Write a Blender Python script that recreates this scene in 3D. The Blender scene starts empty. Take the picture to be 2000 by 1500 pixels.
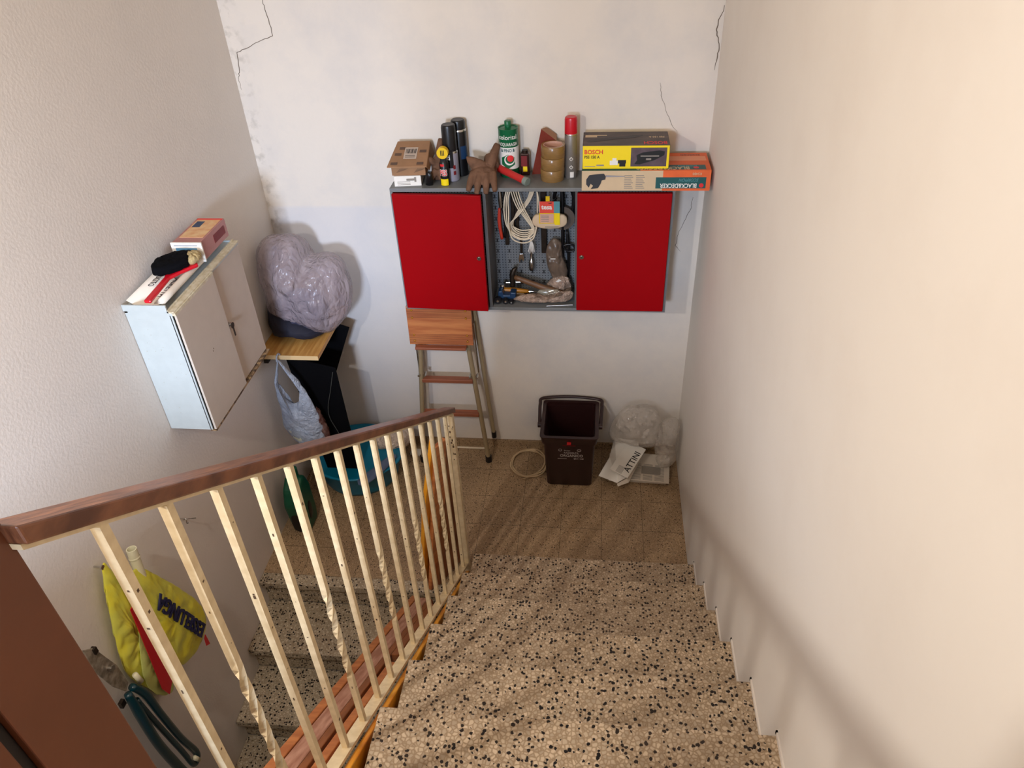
import bpy, bmesh, math, random
from mathutils import Vector, Matrix, noise
PI = math.pi
random.seed(4)
SC = bpy.context.scene
COL = SC.collection
def lin(c):
    c = c/255.0
    return c/12.92 if c <= .04045 else ((c+.055)/1.055)**2.4
def rgb(r, g, b): return (lin(r), lin(g), lin(b), 1)

# ---------------------------------------------------------------- camera, light, exposure
cam_d = bpy.data.cameras.new('camera'); cam = bpy.data.objects.new('camera', cam_d); COL.objects.link(cam)
cam_d.sensor_width = 36; cam_d.lens = 26.33; cam_d.clip_start = .02
Rv, Uv, Fv = Vector((0.99389629, 0.10154138, -0.04312209)), Vector((-0.02540686, 0.59106714, 0.80622213)), Vector((-0.10735296, 0.80020559, -0.59003929))
m4 = Matrix((Rv, Uv, -Fv)).transposed().to_4x4(); m4.translation = (1.5286, -3.1685, 2.7617)
cam.matrix_world = m4
SC.camera = cam
SC.view_settings.view_transform = 'Standard'; SC.view_settings.look = 'None'
SC.view_settings.gamma = 1; SC.view_settings.use_curve_mapping = False
SC.view_settings.exposure = .08
w = bpy.data.worlds.new('world'); SC.world = w; w.use_nodes = True
w.node_tree.nodes['Background'].inputs[0].default_value = (.55, .6, .7, 1)
w.node_tree.nodes['Background'].inputs[1].default_value = .15
def light(name, kind, loc, energy, color, size=.1, target=None, size_y=None, spread=None):
    d = bpy.data.lights.new(name, kind); o = bpy.data.objects.new(name, d); COL.objects.link(o)
    o.location = loc; d.energy = energy; d.color = color
    if kind == 'AREA':
        d.size = size
        if size_y: d.shape = 'RECTANGLE'; d.size_y = size_y
        if spread: d.spread = spread
    else: d.shadow_soft_size = size
    if target: o.rotation_euler = (Vector(target)-Vector(loc)).to_track_quat('-Z', 'Y').to_euler()
    return o
light('lamp_light', 'POINT', (.33, -2.72, 2.56), 57, (1, .95, .89), .032)
light('window_light', 'AREA', (.80, -4.55, 2.15), 25, (.62, .76, 1), .5, (.25, 0, .75), .45, math.radians(70))
light('fill_light', 'AREA', (1.0, -4.1, 3.95), 4, (1, .9, .76), .9, (1.3, -2.2, .2), .9)  # added weak warm fill from above, belongs to no fixture

# ---------------------------------------------------------------- materials
def mat(name, col, rough=.6, metal=0, var=0, vscale=8, bump=0, bscale=60, alpha=1, spec=.5, col2=None, trans=0, coat=0, stretch=None, detail=4, crinkle=0, cdist=.012):
    m = bpy.data.materials.new(name); m.use_nodes = True; nt = m.node_tree; N = nt.nodes; L = nt.links
    b = N['Principled BSDF']; c = rgb(*col)
    b.inputs['Base Color'].default_value = c; b.inputs['Roughness'].default_value = rough
    b.inputs['Metallic'].default_value = metal; b.inputs['Alpha'].default_value = alpha
    b.inputs['Specular IOR Level'].default_value = spec; b.inputs['Transmission Weight'].default_value = trans
    b.inputs['Coat Weight'].default_value = coat
    if var or bump or crinkle:
        tc = N.new('ShaderNodeTexCoord'); vec = tc.outputs['Object']
        if stretch:
            mp = N.new('ShaderNodeMapping'); mp.inputs['Scale'].default_value = stretch
            L.new(vec, mp.inputs[0]); vec = mp.outputs[0]
    if var:
        n = N.new('ShaderNodeTexNoise'); n.inputs['Scale'].default_value = vscale; n.inputs['Detail'].default_value = detail
        L.new(vec, n.inputs['Vector'])
        r = N.new('ShaderNodeValToRGB'); r.color_ramp.elements[0].position = .38; r.color_ramp.elements[1].position = .66
        c2 = rgb(*col2) if col2 else tuple(x*(1-var) for x in c[:3])+(1,)
        r.color_ramp.elements[0].color = c2; r.color_ramp.elements[1].color = c
        L.new(n.outputs['Fac'], r.inputs[0]); L.new(r.outputs[0], b.inputs['Base Color'])
    if bump:
        n2 = N.new('ShaderNodeTexNoise'); n2.inputs['Scale'].default_value = bscale; n2.inputs['Detail'].default_value = 5
        L.new(vec, n2.inputs['Vector'])
        bp = N.new('ShaderNodeBump'); bp.inputs['Strength'].default_value = bump; bp.inputs['Distance'].default_value = .004
        L.new(n2.outputs['Fac'], bp.inputs['Height']); L.new(bp.outputs[0], b.inputs['Normal'])
    if crinkle:
        hs = None
        for k, (sc_, st_) in enumerate(((crinkle, 1), (crinkle*2.7, .5))):
            nz = N.new('ShaderNodeTexNoise'); nz.inputs['Scale'].default_value = sc_*.7; L.new(vec, nz.inputs['Vector'])
            sv = N.new('ShaderNodeVectorMath'); sv.operation = 'SCALE'; L.new(nz.outputs['Color'], sv.inputs[0]); sv.inputs['Scale'].default_value = 1.3/sc_
            av = N.new('ShaderNodeVectorMath'); L.new(vec, av.inputs[0]); L.new(sv.outputs[0], av.inputs[1])
            vo = N.new('ShaderNodeTexVoronoi'); vo.feature = 'DISTANCE_TO_EDGE'; vo.inputs['Scale'].default_value = sc_; L.new(av.outputs[0], vo.inputs['Vector'])
            mu = N.new('ShaderNodeMath'); mu.operation = 'MULTIPLY'; L.new(vo.outputs['Distance'], mu.inputs[0]); mu.inputs[1].default_value = st_
            if hs:
                ad = N.new('ShaderNodeMath'); L.new(hs, ad.inputs[0]); L.new(mu.outputs[0], ad.inputs[1]); hs = ad.outputs[0]
            else: hs = mu.outputs[0]
        bp = N.new('ShaderNodeBump'); bp.inputs['Strength'].default_value = .9; bp.inputs['Distance'].default_value = cdist
        L.new(hs, bp.inputs['Height']); L.new(bp.outputs[0], b.inputs['Normal'])
    return m
def math_node(N, L, op, a, bv=None, c=None):
    n = N.new('ShaderNodeMath'); n.operation = op
    for i, v in enumerate((a, bv, c)):
        if v is None: continue
        if isinstance(v, (int, float)): n.inputs[i].default_value = v
        else: L.new(v, n.inputs[i])
    return n.outputs[0]
def mixc(N, L, f, a, b):
    n = N.new('ShaderNodeMix'); n.data_type = 'RGBA'
    for i, v in ((0, f), (6, a), (7, b)):
        if isinstance(v, (int, float, tuple)): n.inputs[i].default_value = v
        else: L.new(v, n.inputs[i])
    return n.outputs[2]
def terrazzo(name, cell, base, grout, dark, dark_amt, tiles=False, dscale=1.0):
    m = bpy.data.materials.new(name); m.use_nodes = True; nt = m.node_tree; N = nt.nodes; L = nt.links
    b = N['Principled BSDF']; b.inputs['Roughness'].default_value = .42; b.inputs['Specular IOR Level'].default_value = .3
    tc = N.new('ShaderNodeTexCoord'); v = tc.outputs['Object']
    nd = N.new('ShaderNodeTexNoise'); nd.inputs['Scale'].default_value = cell*.8; L.new(v, nd.inputs['Vector'])
    va = N.new('ShaderNodeVectorMath'); va.operation = 'SCALE'; L.new(nd.outputs['Color'], va.inputs[0]); va.inputs['Scale'].default_value = .5/cell
    vb = N.new('ShaderNodeVectorMath'); L.new(v, vb.inputs[0]); L.new(va.outputs[0], vb.inputs[1]); vec = vb.outputs[0]
    e = N.new('ShaderNodeTexVoronoi'); e.feature = 'DISTANCE_TO_EDGE'; e.inputs['Scale'].default_value = cell; L.new(vec, e.inputs['Vector'])
    f = N.new('ShaderNodeTexVoronoi'); f.inputs['Scale'].default_value = cell; L.new(vec, f.inputs['Vector'])
    ed = N.new('ShaderNodeMapRange'); ed.inputs[1].default_value = .0; ed.inputs[2].default_value = .22; L.new(e.outputs['Distance'], ed.inputs[0])
    sep = N.new('ShaderNodeSeparateColor'); L.new(f.outputs['Color'], sep.inputs[0])
    light_c = mixc(N, L, sep.outputs[1], rgb(*base), tuple(x*.62 for x in rgb(*base)[:3])+(1,))
    c1 = mixc(N, L, ed.outputs[0], rgb(*grout), light_c)
    # dark chips: their own, larger cells
    g = N.new('ShaderNodeTexVoronoi'); g.inputs['Scale'].default_value = cell*dscale*.98; g.inputs['Randomness'].default_value = 1; L.new(vec, g.inputs['Vector'])
    n9 = N.new('ShaderNodeTexNoise'); n9.inputs['Scale'].default_value = cell*1.1; L.new(v, n9.inputs['Vector'])
    sp2 = N.new('ShaderNodeSeparateColor'); L.new(g.outputs['Color'], sp2.inputs[0])
    isd = math_node(N, L, 'LESS_THAN', sp2.outputs[0], dark_amt)
    near = math_node(N, L, 'LESS_THAN', math_node(N, L, 'ADD', g.outputs['Distance'], n9.outputs['Fac']), .90)
    d = math_node(N, L, 'MULTIPLY', isd, near)
    c2 = mixc(N, L, d, c1, rgb(*dark))
    # worn, dirtier patches
    n3 = N.new('ShaderNodeTexNoise'); n3.inputs['Scale'].default_value = 3.2; n3.inputs['Detail'].default_value = 5; L.new(v, n3.inputs['Vector'])
    mr = N.new('ShaderNodeMapRange'); mr.inputs[1].default_value = .4; mr.inputs[2].default_value = .72; mr.inputs[3].default_value = 0; mr.inputs[4].default_value = .35; L.new(n3.outputs['Fac'], mr.inputs[0])
    c3 = mixc(N, L, mr.outputs[0], c2, rgb(92, 70, 52))
    if tiles:
        s = N.new('ShaderNodeSeparateXYZ'); L.new(v, s.inputs[0])
        tot = None
        for k, off in ((0, 1.588), (1, -.606)):
            a = math_node(N, L, 'SUBTRACT', s.outputs[k], off-20)
            a = math_node(N, L, 'PINGPONG', a, .1)
            a = math_node(N, L, 'LESS_THAN', a, .0011)
            tot = a if tot is None else math_node(N, L, 'MAXIMUM', tot, a)
        tot = math_node(N, L, 'MULTIPLY', tot, .7)
        c3 = mixc(N, L, tot, c3, rgb(50, 40, 32))
    L.new(c3, b.inputs['Base Color'])
    return m
def plaster(name, base, blot=None, bl_amt=.5, bump=.3, bscale=55, cool_light_mould=False):
    m = bpy.data.materials.new(name); m.use_nodes = True; nt = m.node_tree; N = nt.nodes; L = nt.links
    b = N['Principled BSDF']; b.inputs['Roughness'].default_value = .75; b.inputs['Specular IOR Level'].default_value = .25
    tc = N.new('ShaderNodeTexCoord'); v = tc.outputs['Object']
    n = N.new('ShaderNodeTexNoise'); n.inputs['Scale'].default_value = 2.6; n.inputs['Detail'].default_value = 9; n.inputs['Roughness'].default_value = .62; L.new(v, n.inputs['Vector'])
    mr = N.new('ShaderNodeMapRange'); mr.inputs[1].default_value = .45; mr.inputs[2].default_value = .7; mr.inputs[4].default_value = bl_amt; L.new(n.outputs['Fac'], mr.inputs[0])
    c = mixc(N, L, mr.outputs[0], rgb(*base), rgb(*(blot or base)))
    if cool_light_mould:
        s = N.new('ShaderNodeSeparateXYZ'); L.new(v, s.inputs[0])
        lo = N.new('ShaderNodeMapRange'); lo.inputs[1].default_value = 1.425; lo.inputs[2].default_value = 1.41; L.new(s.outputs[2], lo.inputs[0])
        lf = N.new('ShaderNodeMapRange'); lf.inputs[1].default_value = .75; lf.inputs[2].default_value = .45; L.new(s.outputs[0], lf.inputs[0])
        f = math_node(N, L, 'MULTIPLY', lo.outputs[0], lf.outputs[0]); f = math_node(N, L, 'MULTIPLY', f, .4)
        c = mixc(N, L, f, c, rgb(206, 206, 214))  # cool daylight on the lower left wall, painted in as a bluish tint
        # mould stain running down the left corner
        n5 = N.new('ShaderNodeTexNoise'); n5.inputs['Scale'].default_value = 22; n5.inputs['Detail'].default_value = 8; L.new(v, n5.inputs['Vector'])
        a1 = N.new('ShaderNodeMapRange'); a1.inputs[1].default_value = .10; a1.inputs[2].default_value = 0; L.new(s.outputs[0], a1.inputs[0])
        a2 = N.new('ShaderNodeMapRange'); a2.inputs[1].default_value = .50; a2.inputs[2].default_value = .66; L.new(n5.outputs['Fac'], a2.inputs[0])
        f = math_node(N, L, 'MULTIPLY', a1.outputs[0], a2.outputs[0]); f = math_node(N, L, 'MULTIPLY', f, .45)
        c = mixc(N, L, f, c, rgb(120, 108, 92))
    L.new(c, b.inputs['Base Color'])
    n2 = N.new('ShaderNodeTexNoise'); n2.inputs['Scale'].default_value = bscale; n2.inputs['Detail'].default_value = 3; L.new(v, n2.inputs['Vector'])
    bp = N.new('ShaderNodeBump'); bp.inputs['Strength'].default_value = bump; bp.inputs['Distance'].default_value = .006
    L.new(n2.outputs['Fac'], bp.inputs['Height']); L.new(bp.outputs[0], b.inputs['Normal'])
    return m

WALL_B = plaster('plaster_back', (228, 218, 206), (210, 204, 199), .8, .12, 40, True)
WALL_L = plaster('plaster_left', (226, 217, 208), (216, 208, 200), .5, .16, 95)
WALL_R = plaster('plaster_right', (228, 220, 210), (220, 210, 199), .5, .04, 20)
CEIL = plaster('plaster_ceiling', (225, 215, 200))
TREAD = terrazzo('terrazzo_tread', 92, (214, 192, 164), (152, 128, 100), (16, 13, 16), .38)
TREAD_F = terrazzo('terrazzo_lower_tread', 92, (210, 194, 168), (156, 136, 110), (16, 13, 16), .40)
LAND = terrazzo('terrazzo_landing', 165, (202, 172, 136), (144, 116, 84), (44, 30, 22), .14, True)
CREAM = mat('cream_enamel', (232, 212, 174), .35, 0, .3, 45, .05, 60, col2=(218, 196, 156), detail=3)
CHIP = mat('chipped_paint', (88, 66, 46), .8)
HAND = mat('dark_varnished_wood', (134, 86, 58), .35, 0, .5, 16, .06, 60, stretch=(10, .8, 1.6), col2=(88, 50, 32))
HAND_T = HAND
BROWN = mat('brown_veneer', (112, 64, 40), .5, 0, .15, 6)
BLACKR = mat('black_rubber', (20, 15, 16), .5)
RED = mat('red_lacquer', (156, 0, 8), .5, 0, .06, 3, spec=.12)
GREY = mat('grey_painted_steel', (122, 124, 124), .45, 0, .12, 10)
GREY_D = mat('grey_steel_inside', (96, 94, 92), .5, 0, .15, 12)
STEEL = mat('chromed_steel', (200, 198, 194), .22, 1)
IRON = mat('dark_iron', (62, 52, 44), .4, .7, .3, 40)
WHITE_M = mat('white_enamel', (184, 190, 188), .38, 0, .05, 30, .03, 30)
WHITE_D = mat('white_enamel_front', (200, 186, 172), .45, 0, .04, 20)
AGED = mat('aged_white_enamel', (214, 204, 182), .5, 0, .4, 60, col2=(196, 182, 152))
RUST = mat('rusty_edge', (168, 136, 96), .7, 0, .4, 60, col2=(70, 50, 36))
PAPER = mat('paper', (226, 214, 198), .8, 0, .05, 20)
PAPER_W = mat('white_card', (240, 234, 224), .7)
INK = mat('black_ink', (30, 26, 26), .7)
GREY_INK = mat('grey_ink', (150, 142, 132), .8)
CARD = mat('brown_cardboard', (158, 118, 84), .85, 0, .15, 12)
CARD_D = mat('dark_cardboard_print', (92, 70, 56), .85)
BLACK_P = mat('black_plastic', (14, 13, 16), .35)
BLACK_F = mat('black_fabric', (8, 8, 12), .95, spec=.1)
BLACK_B = mat('black_board', (5, 5, 8), .9, spec=.12)
YEL = mat('yellow_plastic', (238, 196, 20), .35)
YEL_C = mat('yellow_card', (250, 220, 10), .45)
GREEN = mat('green_lacquer', (14, 100, 60), .35)
WHITE = mat('white_print', (236, 232, 226), .5)
RED_P = mat('red_plastic', (196, 14, 34), .3)
REDC = mat('red_print', (222, 40, 44), .5)
CORAL = mat('coral_print', (232, 76, 58), .5)
TEAL = mat('teal_print', (20, 84, 84), .5)
TEAL_L = mat('pale_teal_print', (90, 150, 158), .5)
ORANGE = mat('orange_card', (232, 104, 48), .6, 0, .1, 20)
BEIGE = mat('beige_card', (212, 186, 150), .7, 0, .05, 20)
BOX_DK = mat('dark_printed_card', (84, 68, 62), .5, 0, .5, 9, col2=(58, 46, 44), stretch=(1, 4, 1))
PHOTO = mat('purple_photo_print', (96, 78, 84), .5, 0, .3, 30)
SILVER = mat('grey_aerosol_tin', (150, 146, 142), .35, .6)
GREY_L = mat('pale_grey_tin', (156, 152, 164), .4, .2)
LEATHER = mat('brown_suede', (122, 90, 70), .95, 0, .3, 30, .5, 120, spec=.15)
SAND = mat('red_brown_abrasive', (128, 50, 36), .95, 0, .1, 200, .3, 400)
TAPE = mat('brown_packing_tape', (146, 112, 66), .25, 0, .15, 40, stretch=(1, 1, 6), coat=.3)
TAPE_C = mat('pink_tape_core', (216, 170, 150), .8)
DARKRED = mat('dark_red_plastic', (120, 28, 30), .4)
REDH = mat('red_rubber_handle', (196, 44, 40), .45)
GREYH = mat('grey_green_cap', (128, 140, 132), .5)
CABLE = mat('cream_cable', (232, 216, 190), .45)
CABLE_D = mat('dirty_cream_cable', (196, 168, 130), .5)
WOOD_L = mat('light_orange_wood', (206, 130, 74), .5, 0, .35, 7, .08, 50, stretch=(.6, 6, 6), col2=(176, 96, 52))
WOOD_R = mat('red_brown_wood', (160, 92, 62), .45, 0, .3, 8, stretch=(.6, 6, 6))
WOOD_H = mat('aged_handle_wood', (120, 84, 56), .5, 0, .3, 20)
WOOD_P = mat('pine_board', (214, 164, 92), .45, 0, .25, 8, stretch=(8, .8, 8), col2=(190, 134, 66))
WOOD_E = mat('pale_end_grain', (226, 192, 140), .6)
YWOOD = mat('yellow_varnished_wood', (248, 176, 44), .3, 0, .3, 8, stretch=(4, .8, .8), col2=(216, 130, 24))
OWOOD = mat('orange_varnished_wood', (206, 132, 76), .4, 0, .35, 9, stretch=(1.5, 1, 6), col2=(176, 104, 58))
PWOOD = mat('pinkish_plank', (196, 148, 124), .45, 0, .4, 10, stretch=(8, 1, 1), col2=(160, 108, 84))
DWOOD = mat('dark_brown_wood', (150, 90, 50), .5, 0, .3, 10, stretch=(6, 1, 1))
TUBE_T = mat('beige_painted_tube', (152, 132, 100), .4)
BIN = mat('dark_brown_plastic', (46, 22, 20), .38, 0, .05, 20)
BLUE_T = mat('blue_tub_plastic', (0, 118, 152), .35)
JERRY = mat('dark_green_plastic', (0, 78, 54), .4)
PVC = mat('ivory_pvc', (226, 218, 184), .4)
YBAG = mat('yellow_bag_film', (234, 222, 60), .3, 0, .1, 12, .3, 30, col2=(214, 212, 90))
YBAG2 = mat('pale_yellow_bag_film', (206, 212, 120), .25, 0, .12, 12, .3, 30)
NAVY = mat('navy_print', (26, 28, 74), .5)
SHEAR_H = mat('dark_teal_grip', (0, 50, 60), .28, coat=.3)
SHEAR_B = mat('pale_worn_blade', (176, 164, 146), .4, .3, .4, 40, col2=(120, 110, 96))
LILAC = mat('lilac_translucent_film', (196, 180, 184), .22, 0, .2, 9, alpha=.52, col2=(172, 156, 162), crinkle=9, cdist=.022, stretch=(1.5, 1.5, .75))
WBAG = mat('white_translucent_film', (200, 210, 228), .25, 0, .2, 16, alpha=.72, crinkle=26)
CLEAR = mat('clear_crumpled_film', (222, 210, 196), .12, 0, .1, 20, alpha=.36, crinkle=15, cdist=.022)
CLOTH = mat('pinkish_white_film', (220, 200, 184), .3, 0, .3, 30, crinkle=24)
DIRTY_F = mat('dirty_crumpled_film', (196, 168, 148), .25, 0, .5, 30, crinkle=38)
GREYF = mat('grey_blue_film', (96, 112, 142), .3, alpha=.8)
BLUE_D = mat('dark_blue_tool', (24, 56, 92), .4)
BRASS = mat('amber_plastic', (176, 116, 30), .25)
SKY_P = mat('blue_print', (96, 160, 204), .5)
TAN_P = mat('tan_print', (216, 158, 110), .5, 0, .4, 40, col2=(226, 190, 140))
BOXCLR = mat('pink_clear_box', (190, 128, 122), .2, alpha=.8)
BRISTLE = mat('straw_bristles', (196, 172, 122), .9, 0, .4, 150, .8, 300, stretch=(1, 1, .2))
CRACK = mat('crack_shadow_gap', (112, 98, 84), .9)
def pegmat():
    m = mat('perforated_grey_steel', (118, 122, 126), .5); nt = m.node_tree; N = nt.nodes; L = nt.links
    s = N.new('ShaderNodeSeparateXYZ'); tc = N.new('ShaderNodeTexCoord'); L.new(tc.outputs['Object'], s.inputs[0])
    def dist(px, pz, ox=0, oz=0):
        a = math_node(N, L, 'PINGPONG', math_node(N, L, 'ADD', s.outputs[0], 10+ox), px/2)
        b = math_node(N, L, 'PINGPONG', math_node(N, L, 'ADD', s.outputs[2], 10+oz), pz/2)
        return a, b
    a, b = dist(.0133, .0133)
    r = math_node(N, L, 'SQRT', math_node(N, L, 'ADD', math_node(N, L, 'MULTIPLY', a, a), math_node(N, L, 'MULTIPLY', b, b)))
    h1 = math_node(N, L, 'LESS_THAN', r, .0024)
    a, b = dist(.0532, .0532, .0066, .0066)
    h2 = math_node(N, L, 'MULTIPLY', math_node(N, L, 'LESS_THAN', a, .003), math_node(N, L, 'LESS_THAN', b, .009))
    h = math_node(N, L, 'MAXIMUM', h1, h2)
    L.new(mixc(N, L, h, rgb(118, 122, 126), rgb(26, 26, 30)), N['Principled BSDF'].inputs['Base Color'])
    return m
PEG = pegmat()

# ---------------------------------------------------------------- mesh helpers
def EM(rx=0, ry=0, rz=0, loc=(0, 0, 0)):
    from mathutils import Euler
    m = Euler((rx, ry, rz)).to_matrix().to_4x4(); m.translation = loc; return m
class B:
    def __init__(s): s.bm = bmesh.new()
    def _x(s, vs, M):
        if M is not None: bmesh.ops.transform(s.bm, matrix=M, verts=vs)
    def box(s, x0, x1, y0, y1, z0, z1, M=None, bev=0):
        vs = [s.bm.verts.new((x, y, z)) for x in (x0, x1) for y in (y0, y1) for z in (z0, z1)]
        fs = [s.bm.faces.new([vs[i] for i in f]) for f in ((0, 1, 3, 2), (4, 6, 7, 5), (0, 4, 5, 1), (2, 3, 7, 6), (0, 2, 6, 4), (1, 5, 7, 3))]
        bmesh.ops.recalc_face_normals(s.bm, faces=fs)
        if bev:
            es = list({e for f in fs for e in f.edges})
            r = bmesh.ops.bevel(s.bm, geom=es, offset=bev, segments=2, affect='EDGES', profile=.5)
            vs = list({v for f in r['faces'] for v in f.verts} | {v for v in vs if v.is_valid})
        s._x(vs, M); return s
    def lathe(s, prof, n=28, M=None, cap=True):
        rings = []
        for r, z in prof:
            rings.append([s.bm.verts.new((r*math.cos(2*PI*i/n), r*math.sin(2*PI*i/n), z)) for i in range(n)])
        for a, b in zip(rings, rings[1:]):
            for i in range(n): s.bm.faces.new((a[i], a[(i+1) % n], b[(i+1) % n], b[i]))
        if cap:
            s.bm.faces.new(rings[0][::-1]); s.bm.faces.new(rings[-1])
        s._x([v for r in rings for v in r], M); return s
    def cyl(s, r, p0, p1, n=20, r2=None):
        p0, p1 = Vector(p0), Vector(p1); d = p1-p0
        M = Matrix.Translation(p0) @ d.to_track_quat('Z', 'Y').to_matrix().to_4x4()
        return s.lathe([(r, 0), (r2 if r2 is not None else r, d.length)], n, M)
    def tube(s, pts, r, n=8, sub=0, closed=False, flat=1.0):
        pts = [Vector(p) for p in pts]
        if sub: pts = smooth(pts, sub, closed)
        rings = []; prev = None; N = len(pts)
        rr = r if isinstance(r, (list, tuple)) else None
        for i, p in enumerate(pts):
            if closed: t = pts[(i+1) % N]-pts[i-1]
            else: t = pts[min(i+1, N-1)]-pts[max(i-1, 0)]
            t.normalize()
            if prev is None:
                a = Vector((0, 0, 1)) if abs(t.z) < .9 else Vector((1, 0, 0)); u = t.cross(a).normalized()
            else: u = (prev-t*prev.dot(t)).normalized()
            prev = u; v = t.cross(u)
            if rr:
                k = i/(N-1)*(len(rr)-1); j = min(int(k), len(rr)-2); ra = rr[j]+(rr[j+1]-rr[j])*(k-j)
            else: ra = r
            rings.append([s.bm.verts.new(p+u*ra*math.cos(2*PI*j/n)+v*ra*flat*math.sin(2*PI*j/n)) for j in range(n)])
        pr = list(zip(rings, rings[1:]))+([(rings[-1], rings[0])] if closed else [])
        for a, b in pr:
            for j in range(n): s.bm.faces.new((a[j], a[(j+1) % n], b[(j+1) % n], b[j]))
        if not closed: s.bm.faces.new(rings[0][::-1]); s.bm.faces.new(rings[-1])
        return s
    def poly(s, pts, vec):
        """extrude a planar 3-D polygon by vec"""
        vec = Vector(vec); a = [s.bm.verts.new(p) for p in pts]; b = [s.bm.verts.new(Vector(p)+vec) for p in pts]; n = len(a)
        fs = [s.bm.faces.new(a), s.bm.faces.new(b[::-1])]
        for i in range(n): fs.append(s.bm.faces.new((a[i], b[i], b[(i+1) % n], a[(i+1) % n])))
        bmesh.ops.recalc_face_normals(s.bm, faces=fs); return s
    def pillow(s, outline, T, mp, center=None, n=72, rings=12, amp=.01, freq=14, seed=0, power=2, sm=2, fold=0):
        """puffed, crumpled solid over a 2-D outline; mp(u, v, w) gives the 3-D point"""
        o = [Vector((p[0], p[1], 0)) for p in outline]
        o = smooth(o, sm, True) if sm else o
        L = [0]
        for i in range(len(o)): L.append(L[-1]+(o[(i+1) % len(o)]-o[i]).length)
        P = []
        for k in range(n):
            t = L[-1]*k/n; i = max(j for j in range(len(o)) if L[j] <= t+1e-9)
            f = (t-L[i])/max(L[i+1]-L[i], 1e-9); P.append(o[i].lerp(o[(i+1) % len(o)], f))
        c = Vector((center[0], center[1], 0)) if center else sum(P, Vector())/n
        def pt(p, h, sgn):
            q = Vector(mp(p.x, p.y, sgn*h)); e = Vector((p.x, p.y, sgn*.3+seed))
            d = noise.noise(e*freq)+.5*noise.noise(e*freq*2.3)
            if fold:
                rd = 0
                for mu, wt in ((.55, 1), (1.3, .45)):
                    dd = noise.voronoi((e+Vector((noise.noise(e*freq), noise.noise(e*freq+Vector((9, 9, 9))), 0))*.35/freq)*freq*mu)[0]; rd -= wt*math.exp(-(dd[1]-dd[0])*5)
            else: rd = 0
            k = min(1, h/T*1.5)
            nrm = (Vector(mp(p.x, p.y, 1))-Vector(mp(p.x, p.y, 0))).normalized()
            return q+nrm*sgn*k*(amp*d+fold*rd)+Vector((1, 1, 1))*amp*.25*noise.noise(e*freq*1.7)
        for sgn in (1, -1):
            prev = None
            for j in range(rings):
                sc = math.cos(j/rings*PI/2); h = T*(1-sc**power)**(1/power) if j else 0
                ring = [s.bm.verts.new(pt(c+(p-c)*sc, h, sgn)) for p in P]
                if prev:
                    for i in range(n): s.bm.faces.new((prev[i], prev[(i+1) % n], ring[(i+1) % n], ring[i]))
                prev = ring
            cv = s.bm.verts.new(pt(c, T, sgn))
            for i in range(n): s.bm.faces.new((prev[i], prev[(i+1) % n], cv))
        bmesh.ops.remove_doubles(s.bm, verts=s.bm.verts, dist=.0004)
        bmesh.ops.recalc_face_normals(s.bm, faces=s.bm.faces); return s
    def part(s, name, m, parent=None, sm=False, bevel=0, remesh=0, subd=0):
        me = bpy.data.meshes.new(name); bmesh.ops.recalc_face_normals(s.bm, faces=s.bm.faces)
        s.bm.to_mesh(me); s.bm.free(); me.materials.append(m)
        o = bpy.data.objects.new(name, me); COL.objects.link(o)
        if parent: o.parent = parent
        if remesh:
            md = o.modifiers.new('fuse', 'REMESH'); md.mode = 'VOXEL'; md.voxel_size = remesh; md.use_smooth_shade = True
            m2 = o.modifiers.new('relax', 'SMOOTH'); m2.iterations = 4
        if bevel:
            md = o.modifiers.new('bevel', 'BEVEL'); md.width = bevel; md.segments = 2; md.limit_method = 'ANGLE'
        if subd: md = o.modifiers.new('sub', 'SUBSURF'); md.levels = subd; md.render_levels = subd
        if sm:
            for p in me.polygons: p.use_smooth = True
            if sm == 'auto': me.set_sharp_from_angle(angle=math.radians(35))
        return o
def smooth(pts, sub, closed=False):
    out = []; n = len(pts)
    for i in range(n if closed else n-1):
        p0 = pts[i-1] if (closed or i) else pts[0]; p1 = pts[i]; p2 = pts[(i+1) % n]; p3 = pts[(i+2) % n] if closed else pts[min(i+2, n-1)]
        for k in range(sub):
            t = k/sub
            out.append(.5*((2*p1)+(p2-p0)*t+(2*p0-5*p1+4*p2-p3)*t*t+(3*p1-p0-3*p2+p3)*t**3))
    if not closed: out.append(pts[-1])
    return out
def thing(name, label, cat, loc=(0, 0, 0), rz=0, group=None, rot=None):
    o = bpy.data.objects.new(name, None); COL.objects.link(o); o.empty_display_size = .05
    o.location = loc; o.rotation_euler = rot or (0, 0, rz); o['label'] = label; o['category'] = cat
    if group: o['group'] = group
    return o
def tag(o, label, cat, group=None):
    o['label'] = label; o['category'] = cat
    if group: o['group'] = group
    return o
def struct(o): o['kind'] = 'structure'; return o
FRONT, TOP = EM(PI/2), EM()
FRONT_UD, TOP_UD = EM(0, PI) @ EM(PI/2), EM(0, 0, PI)
def text(body, size, m, parent, loc, M=FRONT, sx=1, depth=.0004, name='lettering', bold=0, align='CENTER', shear=0):
    cu = bpy.data.curves.new('t', 'FONT'); cu.body = body; cu.size = size; cu.extrude = depth; cu.offset = bold
    cu.align_x = align; cu.align_y = 'CENTER'; cu.shear = shear; cu.resolution_u = 3
    t = bpy.data.objects.new('t', cu); COL.objects.link(t)
    dg = bpy.context.evaluated_depsgraph_get(); dg.update()
    me = bpy.data.meshes.new_from_object(t.evaluated_get(dg)); bpy.data.objects.remove(t)
    me.transform(Matrix.Translation(loc) @ M @ Matrix.Diagonal((sx, 1, 1, 1)))
    me.materials.clear(); me.materials.append(m); me.name = name
    o = bpy.data.objects.new(name, me); COL.objects.link(o); o.parent = parent
    return o
def copy_tree(o, parent=None):
    c = o.copy(); COL.objects.link(c); c.parent = parent
    for ch in o.children: copy_tree(ch, c)
    return c

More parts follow.
